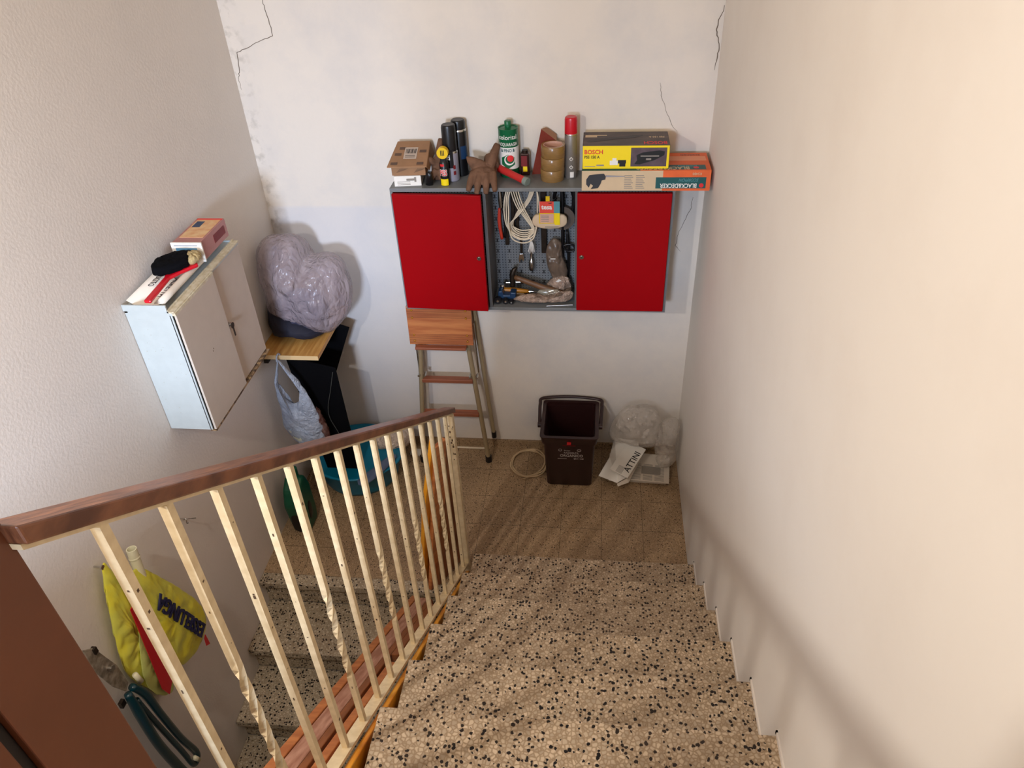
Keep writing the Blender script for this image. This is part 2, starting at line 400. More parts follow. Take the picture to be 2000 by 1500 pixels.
# ---------------------------------------------------------------- the setting
W, G, R_, Y1, YA = 1.987, .246, .1675, .94, 1.0378
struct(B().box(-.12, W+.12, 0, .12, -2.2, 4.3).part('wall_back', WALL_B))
struct(B().box(-.12, 0, -5.2, 0, -2.2, 4.3).part('wall_left', WALL_L))
struct(B().box(W, W+.12, -5.2, 0, -2.2, 4.3).part('wall_right', WALL_R))
wf = B(); wf.box(-.12, .40, -5.32, -5.2, -2.2, 4.3); wf.box(1.2, W+.12, -5.32, -5.2, -2.2, 4.3); wf.box(.40, 1.2, -5.32, -5.2, -2.2, 1.9); wf.box(.40, 1.2, -5.32, -5.2, 3.0, 4.3)
struct(wf.part('wall_front', WALL_R))
f = B()
for a, b, c, d in ((.40, 1.2, 1.9, 1.94), (.40, 1.2, 2.96, 3.0), (.40, .44, 1.94, 2.96), (1.16, 1.2, 1.94, 2.96), (.78, .82, 1.94, 2.96)): f.box(a, b, -5.30, -5.24, c, d)
win = struct(f.part('window_1', CREAM, bevel=.003))
B().box(.43, 1.17, -5.272, -5.268, 1.93, 2.97).part('pane', mat('window_glass', (230, 236, 240), .02, trans=1, alpha=.15), win)
struct(B().box(-.12, W+.12, -5.32, .12, 4.3, 4.4).part('ceiling', CEIL))
fl = B(); fl.box(0, W, -Y1+.012, 0, -.18, 0); fl.box(0, .93, -YA+.062, -Y1+.012, -.18, 0)
struct(fl.part('floor', LAND))
struct(B().box(0, W, -5.2, -Y1-9*G, R_*10-.2, R_*10).part('floor_upper', LAND, bevel=.003))
struct(B().box(0, .90, -YA-9.3*G, -YA+.036, -2.2, -10*R_).part('floor_lower', LAND))
struct(B().box(.003, W-.003, -.011, 0, 0, .042).part('baseboard_back', LAND))
def flight(name, label):
    o = bpy.data.objects.new(name, None); COL.objects.link(o); o['kind'] = 'structure'; o['label'] = label; return o
up = flight('stair_flight', 'speckled terrazzo stair flight climbing along the right wall')
for k in range(1, 10):
    y = -Y1-(k-1)*G; z = k*R_
    st = B().box(1.015, W, y-G-.012, y, z-.032, z, bev=.004).part('tread', TREAD, up)
    B().box(1.022, W, y-G-.012, y-.012, z-.032-.26, z-.032).part('riser', TREAD, up)
down = flight('stair_flight', 'shaded terrazzo stair flight going down along the left wall')
B().box(0, .93, -YA, -YA+.062, -.036, 0, bev=.004).part('tread', TREAD_F, down)
for k in range(1, 10):
    y = -YA-k*G; z = -k*R_
    B().box(0, .93, y, y+G+.036, z-.036, z, bev=.004).part('tread', TREAD_F, down)
    B().box(0, .925, y+G+.036, y+G+.06, z, z+R_-.036).part('riser', TREAD_F, down)
# plaster runs ragged along the right steps
sk = B()
for k in range(1, 9):
    y = -Y1-(k-1)*G; z = k*R_
    sk.box(W-.004, W, y-G, y+.006, z, z+.012)
    sk.box(W-.004, W, y, y+.006, z-R_+.012, z+.012)
struct(sk.part('trim_1', WALL_B))
def ribbon(pts, wd, y=-.0006):
    b = B(); P = [Vector((x, y, z)) for x, z in pts]
    q = []
    for i in range(len(P)-1):
        for t in range(5): q.append(P[i].lerp(P[i+1], t/5)+Vector((noise.noise(P[i]*30+Vector((t*3.3, 0, 0)))*.006, 0, noise.noise(P[i]*40+Vector((0, t*2.1, 5)))*.005)))
    q.append(P[-1]); b.tube(q, [wd*.5, wd, wd*.7, wd, wd*.3], 5); return b
WB = bpy.data.objects['wall_back']
for pts, wd in (([(.185, 2.33), (.19, 2.281), (.197, 2.225), (.202, 2.149), (.16, 2.137), (.095, 2.113), (.035, 2.089), (.022, 2.015), (.012, 1.99), (.014, 1.942)], .0016),
                ([(1.984, 2.215), (1.962, 2.131), (1.979, 2.082), (1.978, 2.04), (1.972, 1.985)], .0022),
                ([(1.766, 1.943), (1.774, 1.89), (1.794, 1.843), (1.82, 1.78), (1.85, 1.74)], .0009),
                ([(1.94, 1.46), (1.935, 1.40), (1.895, 1.30), (1.887, 1.229), (1.91, 1.20)], .0011)):
    ribbon(pts, wd).part('crack', CRACK, WB)

# ---------------------------------------------------------------- stair railing
YR = .965; SL = .7045
rail = thing('stair_railing', 'cream painted iron stair railing with dark wooden handrail beside the rising steps', 'railing', (YR, -.89, 0))
def hz(y): return .953+SL*(-(y+.89))      # top of the handrail at local zero
def slope_bar(x0, x1, ya, yb, top, th, sl=SL):
    b = B(); b.poly([(x0, ya, top(ya)), (x0, ya, top(ya)-th), (x0, yb, top(yb)-th), (x0, yb, top(yb))], (x1-x0, 0, 0)); return b
lo = lambda y: hz(y+0)
top = lambda yl: .958-SL*yl               # yl = local y
slope_bar(-.024, .021, .03, -1.835, top, .026).part('handrail', HAND, rail, bevel=.003)
tb = lambda yl: top(yl)-.026
slope_bar(-.014, .012, .012, -1.835, tb, .008).part('top_rail', CREAM, rail)
bt = lambda yl: .052-.697*yl
slope_bar(-.017, .015, .012, -1.80, bt, .012).part('bottom_rail', CREAM, rail)
B().box(-.016, .016, -.014, .012, 0, .920).part('newel_post', CREAM, rail, bevel=.001)
n = 0
for i in range(16):
    yl = -1.731+i*.1105
    z0, z1 = bt(yl), tb(yl)-.008; hw = .0068
    b = B(); twisted = (i % 3 == 1)
    segs = 40; pv = None
    for s in range(segs+1):
        t = s/segs; z = z0+(z1-z0)*t; a = 0
        if twisted:
            k = min(max((t-.22)/.36, 0), 1); a = k*2.5*PI
        ring = []
        for q in range(4):
            an = a+PI/4+q*PI/2; ring.append(b.bm.verts.new((hw*1.414*math.cos(an), yl+hw*1.414*math.sin(an), z)))
        if pv:
            for q in range(4): b.bm.faces.new((pv[q], pv[(q+1) % 4], ring[(q+1) % 4], ring[q]))
        else: b.bm.faces.new(ring[::-1])
        pv = ring
    b.bm.faces.new(pv)
    bl = b.part('baluster', CREAM, rail)
    # chips where the paint has come off
    c = B(); rnd = random.Random(i)
    for q in range(6):
        zz = z0+(z1-z0)*rnd.uniform(.08, .95)
        if twisted and .18 < (zz-z0)/(z1-z0) < .62: continue
        w_ = rnd.uniform(.0006, .0022); h_ = rnd.uniform(.001, .009)
        if rnd.random() < .5: c.box(hw-.001, hw+.0004, yl-w_+rnd.uniform(-.003, .003), yl+w_, zz, zz+h_)
        else: c.box(-w_, w_, yl-hw-.0004, yl-hw+.001, zz, zz+h_)
    c.part('paint_chip', CHIP, bl)
np_ = [o for o in rail.children if o.name.startswith('newel_post')][0]
c = B(); rnd = random.Random(3)
for q in range(16):
    zz = .905-rnd.random()**1.3*.22; w_ = rnd.uniform(.001, .003); xx = rnd.uniform(-.012, .012)
    c.box(xx-w_, xx+w_, -.0146, -.013, zz, zz+rnd.uniform(.002, .012))
c.part('paint_chip', CHIP, np_)

# brown panel at the upper end of the rail
bp = thing('partition', 'brown veneered upright partition with a black gasket at the upper end of the handrail', 'panel', (.94, -2.72, 1.1))
B().box(-.02, .025, -.105, 0, 0, 1.25).part('board', BROWN, bp, bevel=.002)
B().box(-.018, .016, -.121, -.105, 0, 1.25).part('gasket', BLACKR, bp, bevel=.002)
B().box(-.02, .025, -.42, -.121, 0, 1.25).part('board', BROWN, bp, bevel=.002)

# ---------------------------------------------------------------- boards stacked between the flights
def slant(name, label, x0, x1, m, ya, yb, z_at, th, tilt=0, group=None, sl=.737):
    o = B(); yc = ya; o.poly([(0, 0, 0), (0, 0, -th), (0, yb-ya, -sl*(yb-ya)-th), (0, yb-ya, -sl*(yb-ya))], (x1-x0, 0, 0))
    ob = o.part(name, m, bevel=.003); ob.location = (x0, ya, z_at); return tag(ob, label, 'plank', group)
slant('wooden_batten', 'orange wooden batten lying along the left edge of the slanted plank pile', .735, .765, OWOOD, -1.06, -2.62, .0, .06)
slant('wooden_plank', 'wide pinkish worn plank slanting just right of the orange batten', .772, .822, PWOOD, -1.09, -2.62, .028, .05)
slant('wooden_lath', 'narrow brown lath slanting between the pinkish plank and the short lath pieces', .828, .850, DWOOD, -1.12, -2.62, .06, .05)
slant('wooden_lath', 'longer brown lath piece slanting up right beside the railing foot bar', .858, .884, OWOOD, -1.72, -2.62, .50, .04)
slant('wooden_lath', 'short brown lath piece slanting below the middle balusters', .858, .884, DWOOD, -1.20, -1.69, .135, .04)
slant('wooden_board', 'yellow varnished board on edge under the railing foot bar beside the steps', .983, .999, YWOOD, -.99, -2.65, .108, .30, sl=.695)
def upright(name, label, m, pts_lo, pts_hi, prof, th=.018):
    """board standing on the landing edge leaning to the railing; prof = (t, half width)"""
    a, b = Vector(pts_lo), Vector(pts_hi); d = (b-a).normalized(); wv = Vector((.42, .90, 0)); wv = (wv-d*wv.dot(d)).normalized(); nv = d.cross(wv)
    L = (b-a).length; P = [a*0+d*(t*L)+wv*w_ for t, w_ in prof]+[d*(t*L)-wv*w_ for t, w_ in prof[::-1]]
    o = B().poly([p-nv*th/2 for p in P], nv*th).part(name, m, bevel=.003); o.location = a; return tag(o, label, 'plank')
upright('wooden_board', 'bright yellow pointed board standing left of the other upright boards', YWOOD, (.800, -.99, .012), (.912, -1.0, .885), [(0, .022), (.2, .045), (.4, .052), (.62, .050), (.8, .03), (1, .006)])
upright('wooden_board', 'orange square-topped board leaning between the yellow board and the brown boards', OWOOD, (.838, -.99, .014), (.930, -.965, .84), [(0, .052), (1, .036)])
upright('wooden_board', 'brown narrow board leaning in the middle of the upright boards', DWOOD, (.872, -.955, .014), (.938, -.915, .81), [(0, .058), (1, .034)])
upright('wooden_board', 'brown board leaning directly behind the last two balusters', DWOOD, (.898, -.90, .014), (.942, -.86, .70), [(0, .062), (.6, .055), (1, .020)])
upright('wooden_board', 'round-shouldered tan board standing behind the newel post', OWOOD, (.906, -.815, .012), (.930, -.80, .60), [(0, .050), (.5, .056), (.75, .048), (.92, .028), (1, .004)])

# ---------------------------------------------------------------- white cabinet on the left wall
wc = thing('wall_cabinet', 'white enamelled metal wall cabinet with two sliding doors on the left wall', 'cabinet', (.002, -1.2, 1.07))
b = B(); b.box(0, .1515, 0, .004, 0, .495); b.box(.1545, .160, 0, .004, 0, .48); b.box(0, .152, .528, .532, 0, .495); b.box(0, .152, .004, .528, 0, .004); b.box(0, .152, .004, .528, .485, .489); b.box(0, .003, .004, .528, .004, .485)
b.part('body', WHITE_M, wc)
b = B(); b.box(-.001, .150, -.004, .001, .497, .52); b.box(0, .010, 0, .53, .489, .505); b.box(.152, .166, 0, .53, .480, .494); b.part('top_lip', WHITE_M, wc)
b = B(); b.box(.152, .170, -.001, .531, .489, .4945); b.box(.146, .152, .0, .532, .490, .500); b.part('upper_track', AGED, wc)
b = B(); b.box(.150, .174, 0, .532, -.006, 0); b.part('lower_track', RUST, wc)
b = B(); b.box(.1515, .1545, -.0005, .003, 0, .48); b.part('dark_gap', BLACKR, wc)  # black strip stands for the dark of the open gap
d2 = B().box(.154, .161, .24, .530, .004, .482, bev=.001).part('door', WHITE_D, wc)
d1 = B().box(.166, .174, .001, .285, .002, .480, bev=.001).part('door', WHITE_D, wc)
B().box(.163, .174, -.001, .286, .480, .490).part('door_edge', AGED, d1)
b = B(); b.cyl(.009, (.161, .30, .262), (.172, .30, .262)); b.cyl(.005, (.172, .30, .262), (.18, .30, .262)); k = b.part('lock', STEEL, d2, sm='auto')
b = B(); b.cyl(.012, (.179, .300, .259), (.181, .300, .259)); b.box(.179, .181, .296, .304, .215, .25); b.part('key', IRON, k)
b = B()
for y_, z_ in ((.135, .25), (.142, .256)): b.box(.1739, .1745, y_, y_+.003, z_, z_+.005)
b.part('paint_chip', CHIP, d1)
b = B(); rnd = random.Random(8)
for q in range(26):
    x_, z_ = rnd.uniform(.01, .14), rnd.uniform(.02, .48); b.box(x_, x_+rnd.uniform(.001, .004), -.0006, .001, z_, z_+rnd.uniform(.001, .003))
b.part('paint_chip', mat('pale_scratches', (180, 176, 166), .7), wc)

# things lying on it
mg = thing('calendar_sheet', 'long cream printed calendar sheet with curled edges on the white wall cabinet', 'paper', (.075, -1.19, 1.5675))
b = B(); v = []
for j in range(2):
    row = []
    for i in range(13):
        t = i/12; x_ = -.060+.125*t; z_ = .012+.010*math.cos(t*2*PI)+(.010*(1-t/.15) if t < .15 else 0)
        row.append(((x_, z_)))
    v.append(row)
rowa = [b.bm.verts.new((x_, 0, z_)) for x_, z_ in v[0]]; rowb = [b.bm.verts.new((x_-.004, .515, z_)) for x_, z_ in v[1]]
for i in range(12): b.bm.faces.new((rowa[i], rowa[i+1], rowb[i+1], rowb[i]))
o = b.part('sheet', PAPER, mg, sm=True); md = o.modifiers.new('th', 'SOLIDIFY'); md.thickness = .0015
b = B()
for i in range(34): b.box(.047, .063, .02+i*.0145, .0215+i*.0145, .0226, .0236)
b.part('ruled_marks', INK, mg)
text('CUCITO', .03, INK, mg, (-.035, .15, .0275), EM(0, 0, -PI/2), sx=.8)
text('JACKETTA', .034, INK, mg, (.016, .135, .0085), EM(0, 0, -PI/2), sx=.85)
text('CARTE', .034, INK, mg, (.016, .36, .0085), EM(0, 0, -PI/2), sx=.8)
rp = B().tube([(.058, .004, .026), (.060, .25, .028), (.057, .51, .027)], .012, 8, 3)
rp.part('rolled_edge', PAPER, mg, sm=True)

br = thing('dusting_brush', 'red-handled brush with black and straw bristles lying on the white wall cabinet', 'brush', (.106, -1.216, 1.604), group=None)
b = B(); b.poly([(-.012, 0, 0), (.012, 0, 0), (.004, .15, .004), (.022, .19, .004), (.060, .245, .004), (.050, .262, .004), (-.034, .205, .004), (-.016, .15, .004)], (0, 0, .012))
b.part('handle', RED_P, br, bevel=.004)
b = B(); b.pillow([(-.088, .228), (-.060, .150), (-.010, .165), (.030, .225), (.012, .300), (-.040, .290)], .019, lambda u, v_, w_: (u+.008, v_, .030+w_), amp=.004, freq=60, sm=2, power=4)
b.part('black_bristles', BLACK_F, br, sm=True)
b = B(); b.pillow([(.018, .235), (.050, .235), (.062, .262), (.052, .300), (.022, .305), (.002, .290)], .019, lambda u, v_, w_: (u, v_, .029+w_), amp=.005, freq=80, sm=3)
b.part('straw_bristles', BRISTLE, br, sm=True)

pb = thing('card_box', 'small white and pink packaging box with printed lid on the white wall cabinet', 'box', (.100, -.895, 1.5935), rz=.0)
B().box(-.055, .050, .003, .210, 0, .068).part('body', BOXCLR, pb, bevel=.001)
B().box(-.057, .056, -.003, .003, -.002, .070).part('end_card', PAPER_W, pb)
B().box(-.042, .036, -.004, -.003, .012, .050).part('blue_print', SKY_P, pb)
B().box(.010, .030, -.0048, -.004, .022, .042).part('bird_print', BLUE_D, pb)
B().box(-.046, .040, -.0038, -.003, .058, .060).part('print_line', BLUE_D, pb)
B().box(-.046, .042, .045, .195, .068, .0688).part('lid_print', TAN_P, pb)
B().box(-.050, .046, .195, .207, .068, .069).part('lid_border', REDC, pb)
B().box(-.040, -.010, .13, .18, .0688, .0692).part('blue_patch', BLUE_D, pb)
B().box(.050, .051, .10, .19, .02, .05).part('side_print', DARKRED, pb)

# ---------------------------------------------------------------- corner shelf, bags, black boards
SH = .90
b = B(); b.box(0, .285, -.47, -.02, -.022, 0)
sb = b.part('wall_shelf', WOOD_P, bevel=.002); sb.location = (.002, 0, SH); tag(sb, 'pine shelf board fixed in the left corner beside the white cabinet', 'shelf')
B().box(.0, .285, -.4715, -.47, -.022, 0).part('shelf_edge', WOOD_E, sb)
B().box(.01, .03, -.45, -.05, -.06, -.022).part('bracket', IRON, sb)
dk = B(); dk.pillow([(.02, .02), (.15, .005), (.262, .006), (.27, .06), (.15, .12), (.04, .16), (.012, .12)], .13, lambda u, v_, w_: (u, -.27+w_, v_), amp=.012, freq=18, fold=.004)
o = dk.part('dark_bundle', mat('navy_cloth', (24, 24, 40), .8), sm=True); o.location = (0, 0, SH); tag(o, 'dark navy cloth bundle under the lilac plastic bag on the shelf', 'cloth')
lb = B(); OUT = [(.012, 1.30), (.055, 1.365), (.12, 1.378), (.20, 1.372), (.232, 1.325), (.244, 1.268), (.33, 1.282), (.392, 1.25), (.418, 1.12), (.392, 1.01), (.33, .93), (.285, .903), (.21, .908), (.12, .945), (.06, 1.0), (.02, 1.03), (.006, 1.15)]
lb.pillow([(x_, z_-SH) for x_, z_ in OUT], .19, lambda u, v_, w_: (u, -.235+w_*.95, v_+.0), amp=.020, freq=9, rings=22, n=140, fold=.016, sm=3)
o = lb.part('plastic_bag', LILAC, sm=True); o.location = (0, -.0, SH); tag(o, 'large lilac translucent plastic bag stuffed full on the corner shelf', 'bag')
o2 = B().pillow([(.10, .04), (.25, .02), (.31, .10), (.27, .20), (.14, .20), (.08, .14)], .085, lambda u, v_, w_: (u, -.285+w_, v_+.03), amp=.02, freq=20, fold=.01)
o2.part('dark_contents', mat('slate_cloth', (66, 66, 88), .6, 0, .4, 20), o, sm=True)
# white carrier bag hanging from the shelf edge
wbg = thing('carrier_bag', 'white carrier bag hanging from the front edge of the pine shelf', 'bag', (.105, -.495, SH-.012))
b = B(); b.pillow([(-.034, -.12), (-.020, -.21), (.022, -.24), (.060, -.215), (.080, -.13), (.105, -.19), (.132, -.31), (.138, -.44), (.100, -.515), (.03, -.53), (-.045, -.42), (-.055, -.35), (-.046, -.27), (-.050, -.20)], .036, lambda u, v_, w_: (u, w_-.005, v_), center=(.035, -.34), amp=.005, freq=26, rings=14, n=120, fold=.006, sm=2)
b.part('bag_body', WBAG, wbg, sm=True)
for P_, r_ in (([(0, 0, .002), (-.016, -.006, -.06), (-.034, -.008, -.13), (-.030, -.006, -.24)], [.004, .012, .016, .004]), ([(.002, 0, .002), (.036, -.006, -.06), (.068, -.008, -.12), (.096, -.006, -.24)], [.004, .011, .018, .005])):
    B().tube(P_, r_, 12, 6, flat=.45).part('strap', WBAG, wbg, sm=True)
b = B(); b.pillow([(.120, -.27), (.142, -.34), (.156, -.42), (.150, -.47), (.130, -.49), (.118, -.42)], .028, lambda u, v_, w_: (u, w_+.012, v_), amp=.008, freq=50, fold=.004)
b.part('brown_contents', mat('brown_speckled_pack', (120, 92, 84), .6, 0, .6, 40, col2=(78, 40, 34)), wbg, sm=True)
b = B(); b.pillow([(-.040, -.34), (.02, -.36), (.10, -.44), (.112, -.49), (.05, -.505), (-.02, -.44)], .016, lambda u, v_, w_: (u, w_-.016, v_), amp=.002)
b.part('pale_contents', mat('pale_blue_yellow_pack', (216, 214, 186), .5, 0, .5, 10, col2=(120, 160, 206), stretch=(1, 1, 2)), wbg, sm=True)
b = B(); b.tube([(0, -.01, .0), (-.002, .0, .018), (0, .02, .024), (.002, .03, .012)], .004, 8, 4); b.part('handle_loop', WBAG, wbg, sm=True)
hk = B(); hk.cyl(.003, (.02, -.02, 0), (.02, -.02, .03)); 
o = hk.part('wall_hook', IRON, sb)
# black boards
def board(label, P, th=.006):
    P = [Vector(p) for p in P]; nrm = (P[1]-P[0]).cross(P[3]-P[0]).normalized(); base = Vector(P[2])
    o = B().poly([p-base for p in P], nrm*th).part('foam_board', BLACK_B, bevel=.001); o.location = base; return tag(o, label, 'board')
board('black board leaning in the blue tub below the shelf', [(.105, -.42, .86), (.335, -.42, .80), (.345, -.408, .09), (.178, -.408, .07)])
board('black board tilted against the back wall above the blue tub', [(.0, -.15, .98), (.335, -.15, .853), (.160, -.15, .45), (.0, -.15, .50)])
cd = B().tube([(.320, -.424, .78), (.292, -.428, .68), (.262, -.431, .58), (.258, -.433, .51), (.280, -.432, .43), (.300, -.43, .34)], .0016, 6, 6).part('thin_cord', mat('grey_cord', (70, 70, 66), .6), sm=True)
cd.name = 'cord'; FB = bpy.data.objects['foam_board']; cd.parent = FB; cd.matrix_parent_inverse = Matrix.Translation(-Vector(FB.location)); cd['label'] = 'thin grey cord'

# blue tub
tu = thing('plastic_tub', 'blue oval plastic tub on the landing floor in the left corner', 'tub', (.295, -.275, 0))
def oval(prof, n=40, ex=1.0, ey=.92):
    b = B(); rings = [[b.bm.verts.new((r*ex*math.cos(2*PI*i/n), r*ey*math.sin(2*PI*i/n), z)) for i in range(n)] for r, z in prof]
    for a, c in zip(rings, rings[1:]):
        for i in range(n): b.bm.faces.new((a[i], a[(i+1) % n], c[(i+1) % n], c[i]))
    b.bm.faces.new(rings[0][::-1]); b.bm.faces.new(rings[-1]); return b
oval([(.19, 0), (.20, .02), (.228, .14), (.24, .15), (.242, .158), (.236, .160), (.224, .150), (.196, .02), (.19, .012)]).part('body', BLUE_T, tu, sm=True)
oval([(.236, .150), (.247, .152), (.250, .158), (.247, .163), (.236, .164), (.228, .158)]).part('rim', BLUE_T, tu, sm=True)
o = B().pillow([(.375, -.50), (.43, -.41), (.50, -.30), (.535, -.31), (.49, -.43), (.42, -.535)], .012, lambda u, v_, w_: (u-.42, v_+.43, w_+.01+.0*v_), amp=.004).part('plastic_sheet', GREYF, sm=True)
o.location = (.405, -.445, .165); tag(o, 'grey-blue plastic sheet hanging over the right rim of the tub', 'sheet')
o = B().pillow([(-.09, -.06), (0, -.09), (.08, -.05), (.11, .02), (.06, .08), (-.03, .09), (-.09, .03)], .075, lambda u, v_, w_: (u, v_, .07+w_), amp=.02, freq=22, fold=.014, rings=16, n=100).part('crumpled_bag', CLOTH, sm=True)
o.location = (.455, -.17, .10); tag(o, 'pinkish white crumpled bag piled on the back right of the tub', 'bag')
o = B().pillow([(-.03, -.01), (.12, -.03), (.13, .01), (0, .03)], .02, lambda u, v_, w_: (u, v_, .02+w_), amp=.006).part('cloth_rag', mat('pale_rag', (200, 192, 180), .9), sm=True)
o.location = (.56, -.12, .0); tag(o, 'pale rag lying on the floor right of the blue tub', 'rag')
o = B().lathe([(.05, 0), (.055, .12), (.058, .125), (.045, .125), (.03, .14), (0.03, .155)], 24).part('plastic_bottle', mat('teal_bottle', (18, 110, 130), .35), sm='auto'); o.location = (.335, -.115, .022); tag(o, 'teal plastic bottle standing behind the crumpled bag', 'bottle')
# green jerrycan
jc = thing('watering_can', 'dark green plastic can with a moulded grip hole leaning by the left wall', 'can', (.062, -.655, 0))
bm = B(); bm.poly([(0, -.055, 0), (0, .05, 0), (0, .062, .06), (0, .055, .20), (0, .03, .262), (0, -.005, .275), (0, -.055, .24), (0, -.085, .17), (0, -.07, .08)], (.085, 0, 0))
bm.part('body', JERRY, jc, bevel=.014)
B().cyl(.018, (.04, .02, .262), (.04, .02, .30)).part('cap', JERRY, jc, sm='auto'); jc.scale = (1.05, 1.08, 1.18)
b = B().pillow([(-.018, -.045), (.016, -.035), (.022, .01), (.01, .04), (-.012, .03)], .004, lambda u, v_, w_: (.0855+w_, u-.01, v_+.10), amp=0); b.part('grip_recess', BLACK_P, jc, sm=True)
b = B().pillow([(.02, .05), (.065, .045), (.07, .13), (.04, .16), (.015, .12)], .003, lambda u, v_, w_: (u, -.0745+w_+.0*v_, v_-.02), amp=0); b.part('grip_recess', BLACK_P, jc, sm=True)
for i, (x_, h_, m_) in enumerate(((.03, .30, WOOD_E), (.055, .29, WOOD_P))):
    o = B().box(-.008, .008, -.006, .006, 0, h_).part('wooden_stick', m_, bevel=.001); o.location = (x_+.012, -.575-.02*i, .001); o.rotation_euler = (-.10, -.02, 0)
    tag(o, ('pale' if i == 0 else 'yellowish')+' wooden stick standing behind the green can, '+('nearer the wall' if i == 0 else 'nearer the tub'), 'stick')

# ---------------------------------------------------------------- stepladder
sl = thing('stepladder', 'folded stepladder with wooden platform leaning on the back wall under the red cabinet', 'ladder', (.79, -.14, 0))
t = B(); t.box(-.175, .145, -.018, 0, .735, .945, M=EM(-.07)); pf = t.part('platform', WOOD_L, sl, bevel=.002)
b = B()
for z_ in [.745+i*.006 for i in range(9)]+[.885+i*.006 for i in range(9)]: b.box(-.174, .144, -.0188, -.018, z_, z_+.0016, M=EM(-.07))
b.part('groove', mat('groove_brown', (120, 62, 36), .7), pf)
for x_ in (-.148, .118):
    for z_ in (.757, .79, .885, .925):
        B().lathe([(.006, 0), (.005, .003), (.002, .0045)], 12, EM(-.07) @ Matrix.Translation((x_, -.018, z_)) @ EM(PI/2)).part('screw', BRASS, pf, sm=True)
B().box(-.14, .115, -.012, .02, .731, .744).part('step', WOOD_R, sl, bevel=.002)
for a, b_ in (((-.178, -.018, .018), (-.125, .052, .74)), ((.182, 0.0, .018), (.112, .058, .74))):
    o = B(); o.tube([a, b_], .0155, 14, flat=.8); lg = o.part('leg', TUBE_T, sl, sm='auto')
    B().cyl(.0175, Vector(a)+Vector((0, 0, -.018)), Vector(a)+Vector((0, 0, .02))).part('foot', BLACKR, lg, sm='auto')
for a, b_ in (((-.20, .095, .018), (-.135, .115, .86)), ((.207, .085, .12), (.146, .112, .90))):
    o = B(); o.tube([a, b_], .011, 12); lg = o.part('leg', TUBE_T, sl, sm='auto')
    B().cyl(.013, Vector(a)+Vector((0, 0, -.018)), Vector(a)+Vector((0, 0, .02))).part('foot', BLACKR, lg, sm='auto')
for z_, xa, xb in ((.52, -.138, .128), (.318, -.152, .148)):
    yy = -.015+.072*z_/.74
    B().box(xa, xb, yy-.018, yy+.018, z_-.011, z_+.011).part('step', WOOD_R, sl, bevel=.003)
o = B(); o.tube([(.150, .06, .85), (.158, .05, .56)], .004, 6); o.tube([(-.150, .055, .85), (-.150, .05, .56)], .004, 6); o.part('stay_bar', STEEL, sl)
for x_, z_ in ((-.146, .56), (-.116, .56), (.118, .555), (.152, .555)): B().cyl(.006, (x_, .005, z_), (x_, .04, z_), 10).part('rivet', STEEL, sl)
o = B().tube([(.66, -.040, .006), (.80, -.042, .006), (.955, -.044, .006)], .006, 8).part('thin_rod', CABLE, sm=True); tag(o, 'cream rod lying along the foot of the back wall behind the stepladder', 'rod')

# ---------------------------------------------------------------- red tool cabinet
X0, X1, Z0, Z1, D = .652, 1.843, .996, 1.583, .20
tcab = thing('tool_cabinet', 'grey steel wall tool cabinet with red doors and an open perforated middle bay', 'cabinet', (X0, -.001, Z0))
Wd, H = X1-X0, Z1-Z0
def CB(b, x0, x1, y0, y1, z0, z1, **k): return b.box(x0-X0, x1-X0, y0, y1, z0-Z0, z1-Z0, **k)
b = B()
CB(b, X0, X1, -D, 0, Z0, Z0+.014); CB(b, X0, X1, -D, 0, Z1-.016, Z1); CB(b, X0, X0+.012, -D, 0, Z0+.014, Z1-.016); CB(b, X1-.012, X1, -D, 0, Z0+.014, Z1-.016)
b.part('carcass', GREY, tcab, bevel=.0015)
for xa, xb in ((1.047, 1.060), (1.436, 1.447)):
    b = B(); CB(b, xa, xb, -D+.003, -.01, Z0+.014, Z1-.016); b.part('divider', GREY_D, tcab)
b = B(); CB(b, X0+.012, X1-.012, -.010, -.002, Z0+.014, Z1-.016); b.part('pegboard', PEG, tcab)
def door(xa, xb, ang, hx, lockx):
    e = B(); e.box(xa-hx, xb-hx, -.019, 0, 0, .553, bev=.002)
    o = e.part('door', RED, tcab); o.location = (hx-X0, -D+.001, .0155); o.rotation_euler = (0, 0, ang)
    s = B(); s.cyl(.0095, (lockx-hx, -.019, .268), (lockx-hx, -.023, .268)); s.cyl(.006, (lockx-hx, -.023, .268), (lockx-hx, -.0245, .268)); l = s.part('lock', STEEL, o, sm='auto')
    B().box(lockx-hx-.001, lockx-hx+.001, -.0252, -.0243, .264, .272).part('keyhole', BLACK_P, l)
    return o
door(X0+.011, 1.046, -.055, X0+.011, 1.022)
door(1.445, X1-.013, 0, X1-.013, 1.466)
b = B(); b.lathe([(.0, 0), (.005, 0), (.004, .003)], 10, Matrix.Translation((.635, 0, 1.59)) @ EM(PI/2), cap=False)
nl = b.part('wall_plug', GREY_INK); tag(nl, 'small grey wall plug beside the top left corner of the red cabinet', 'wall plug')

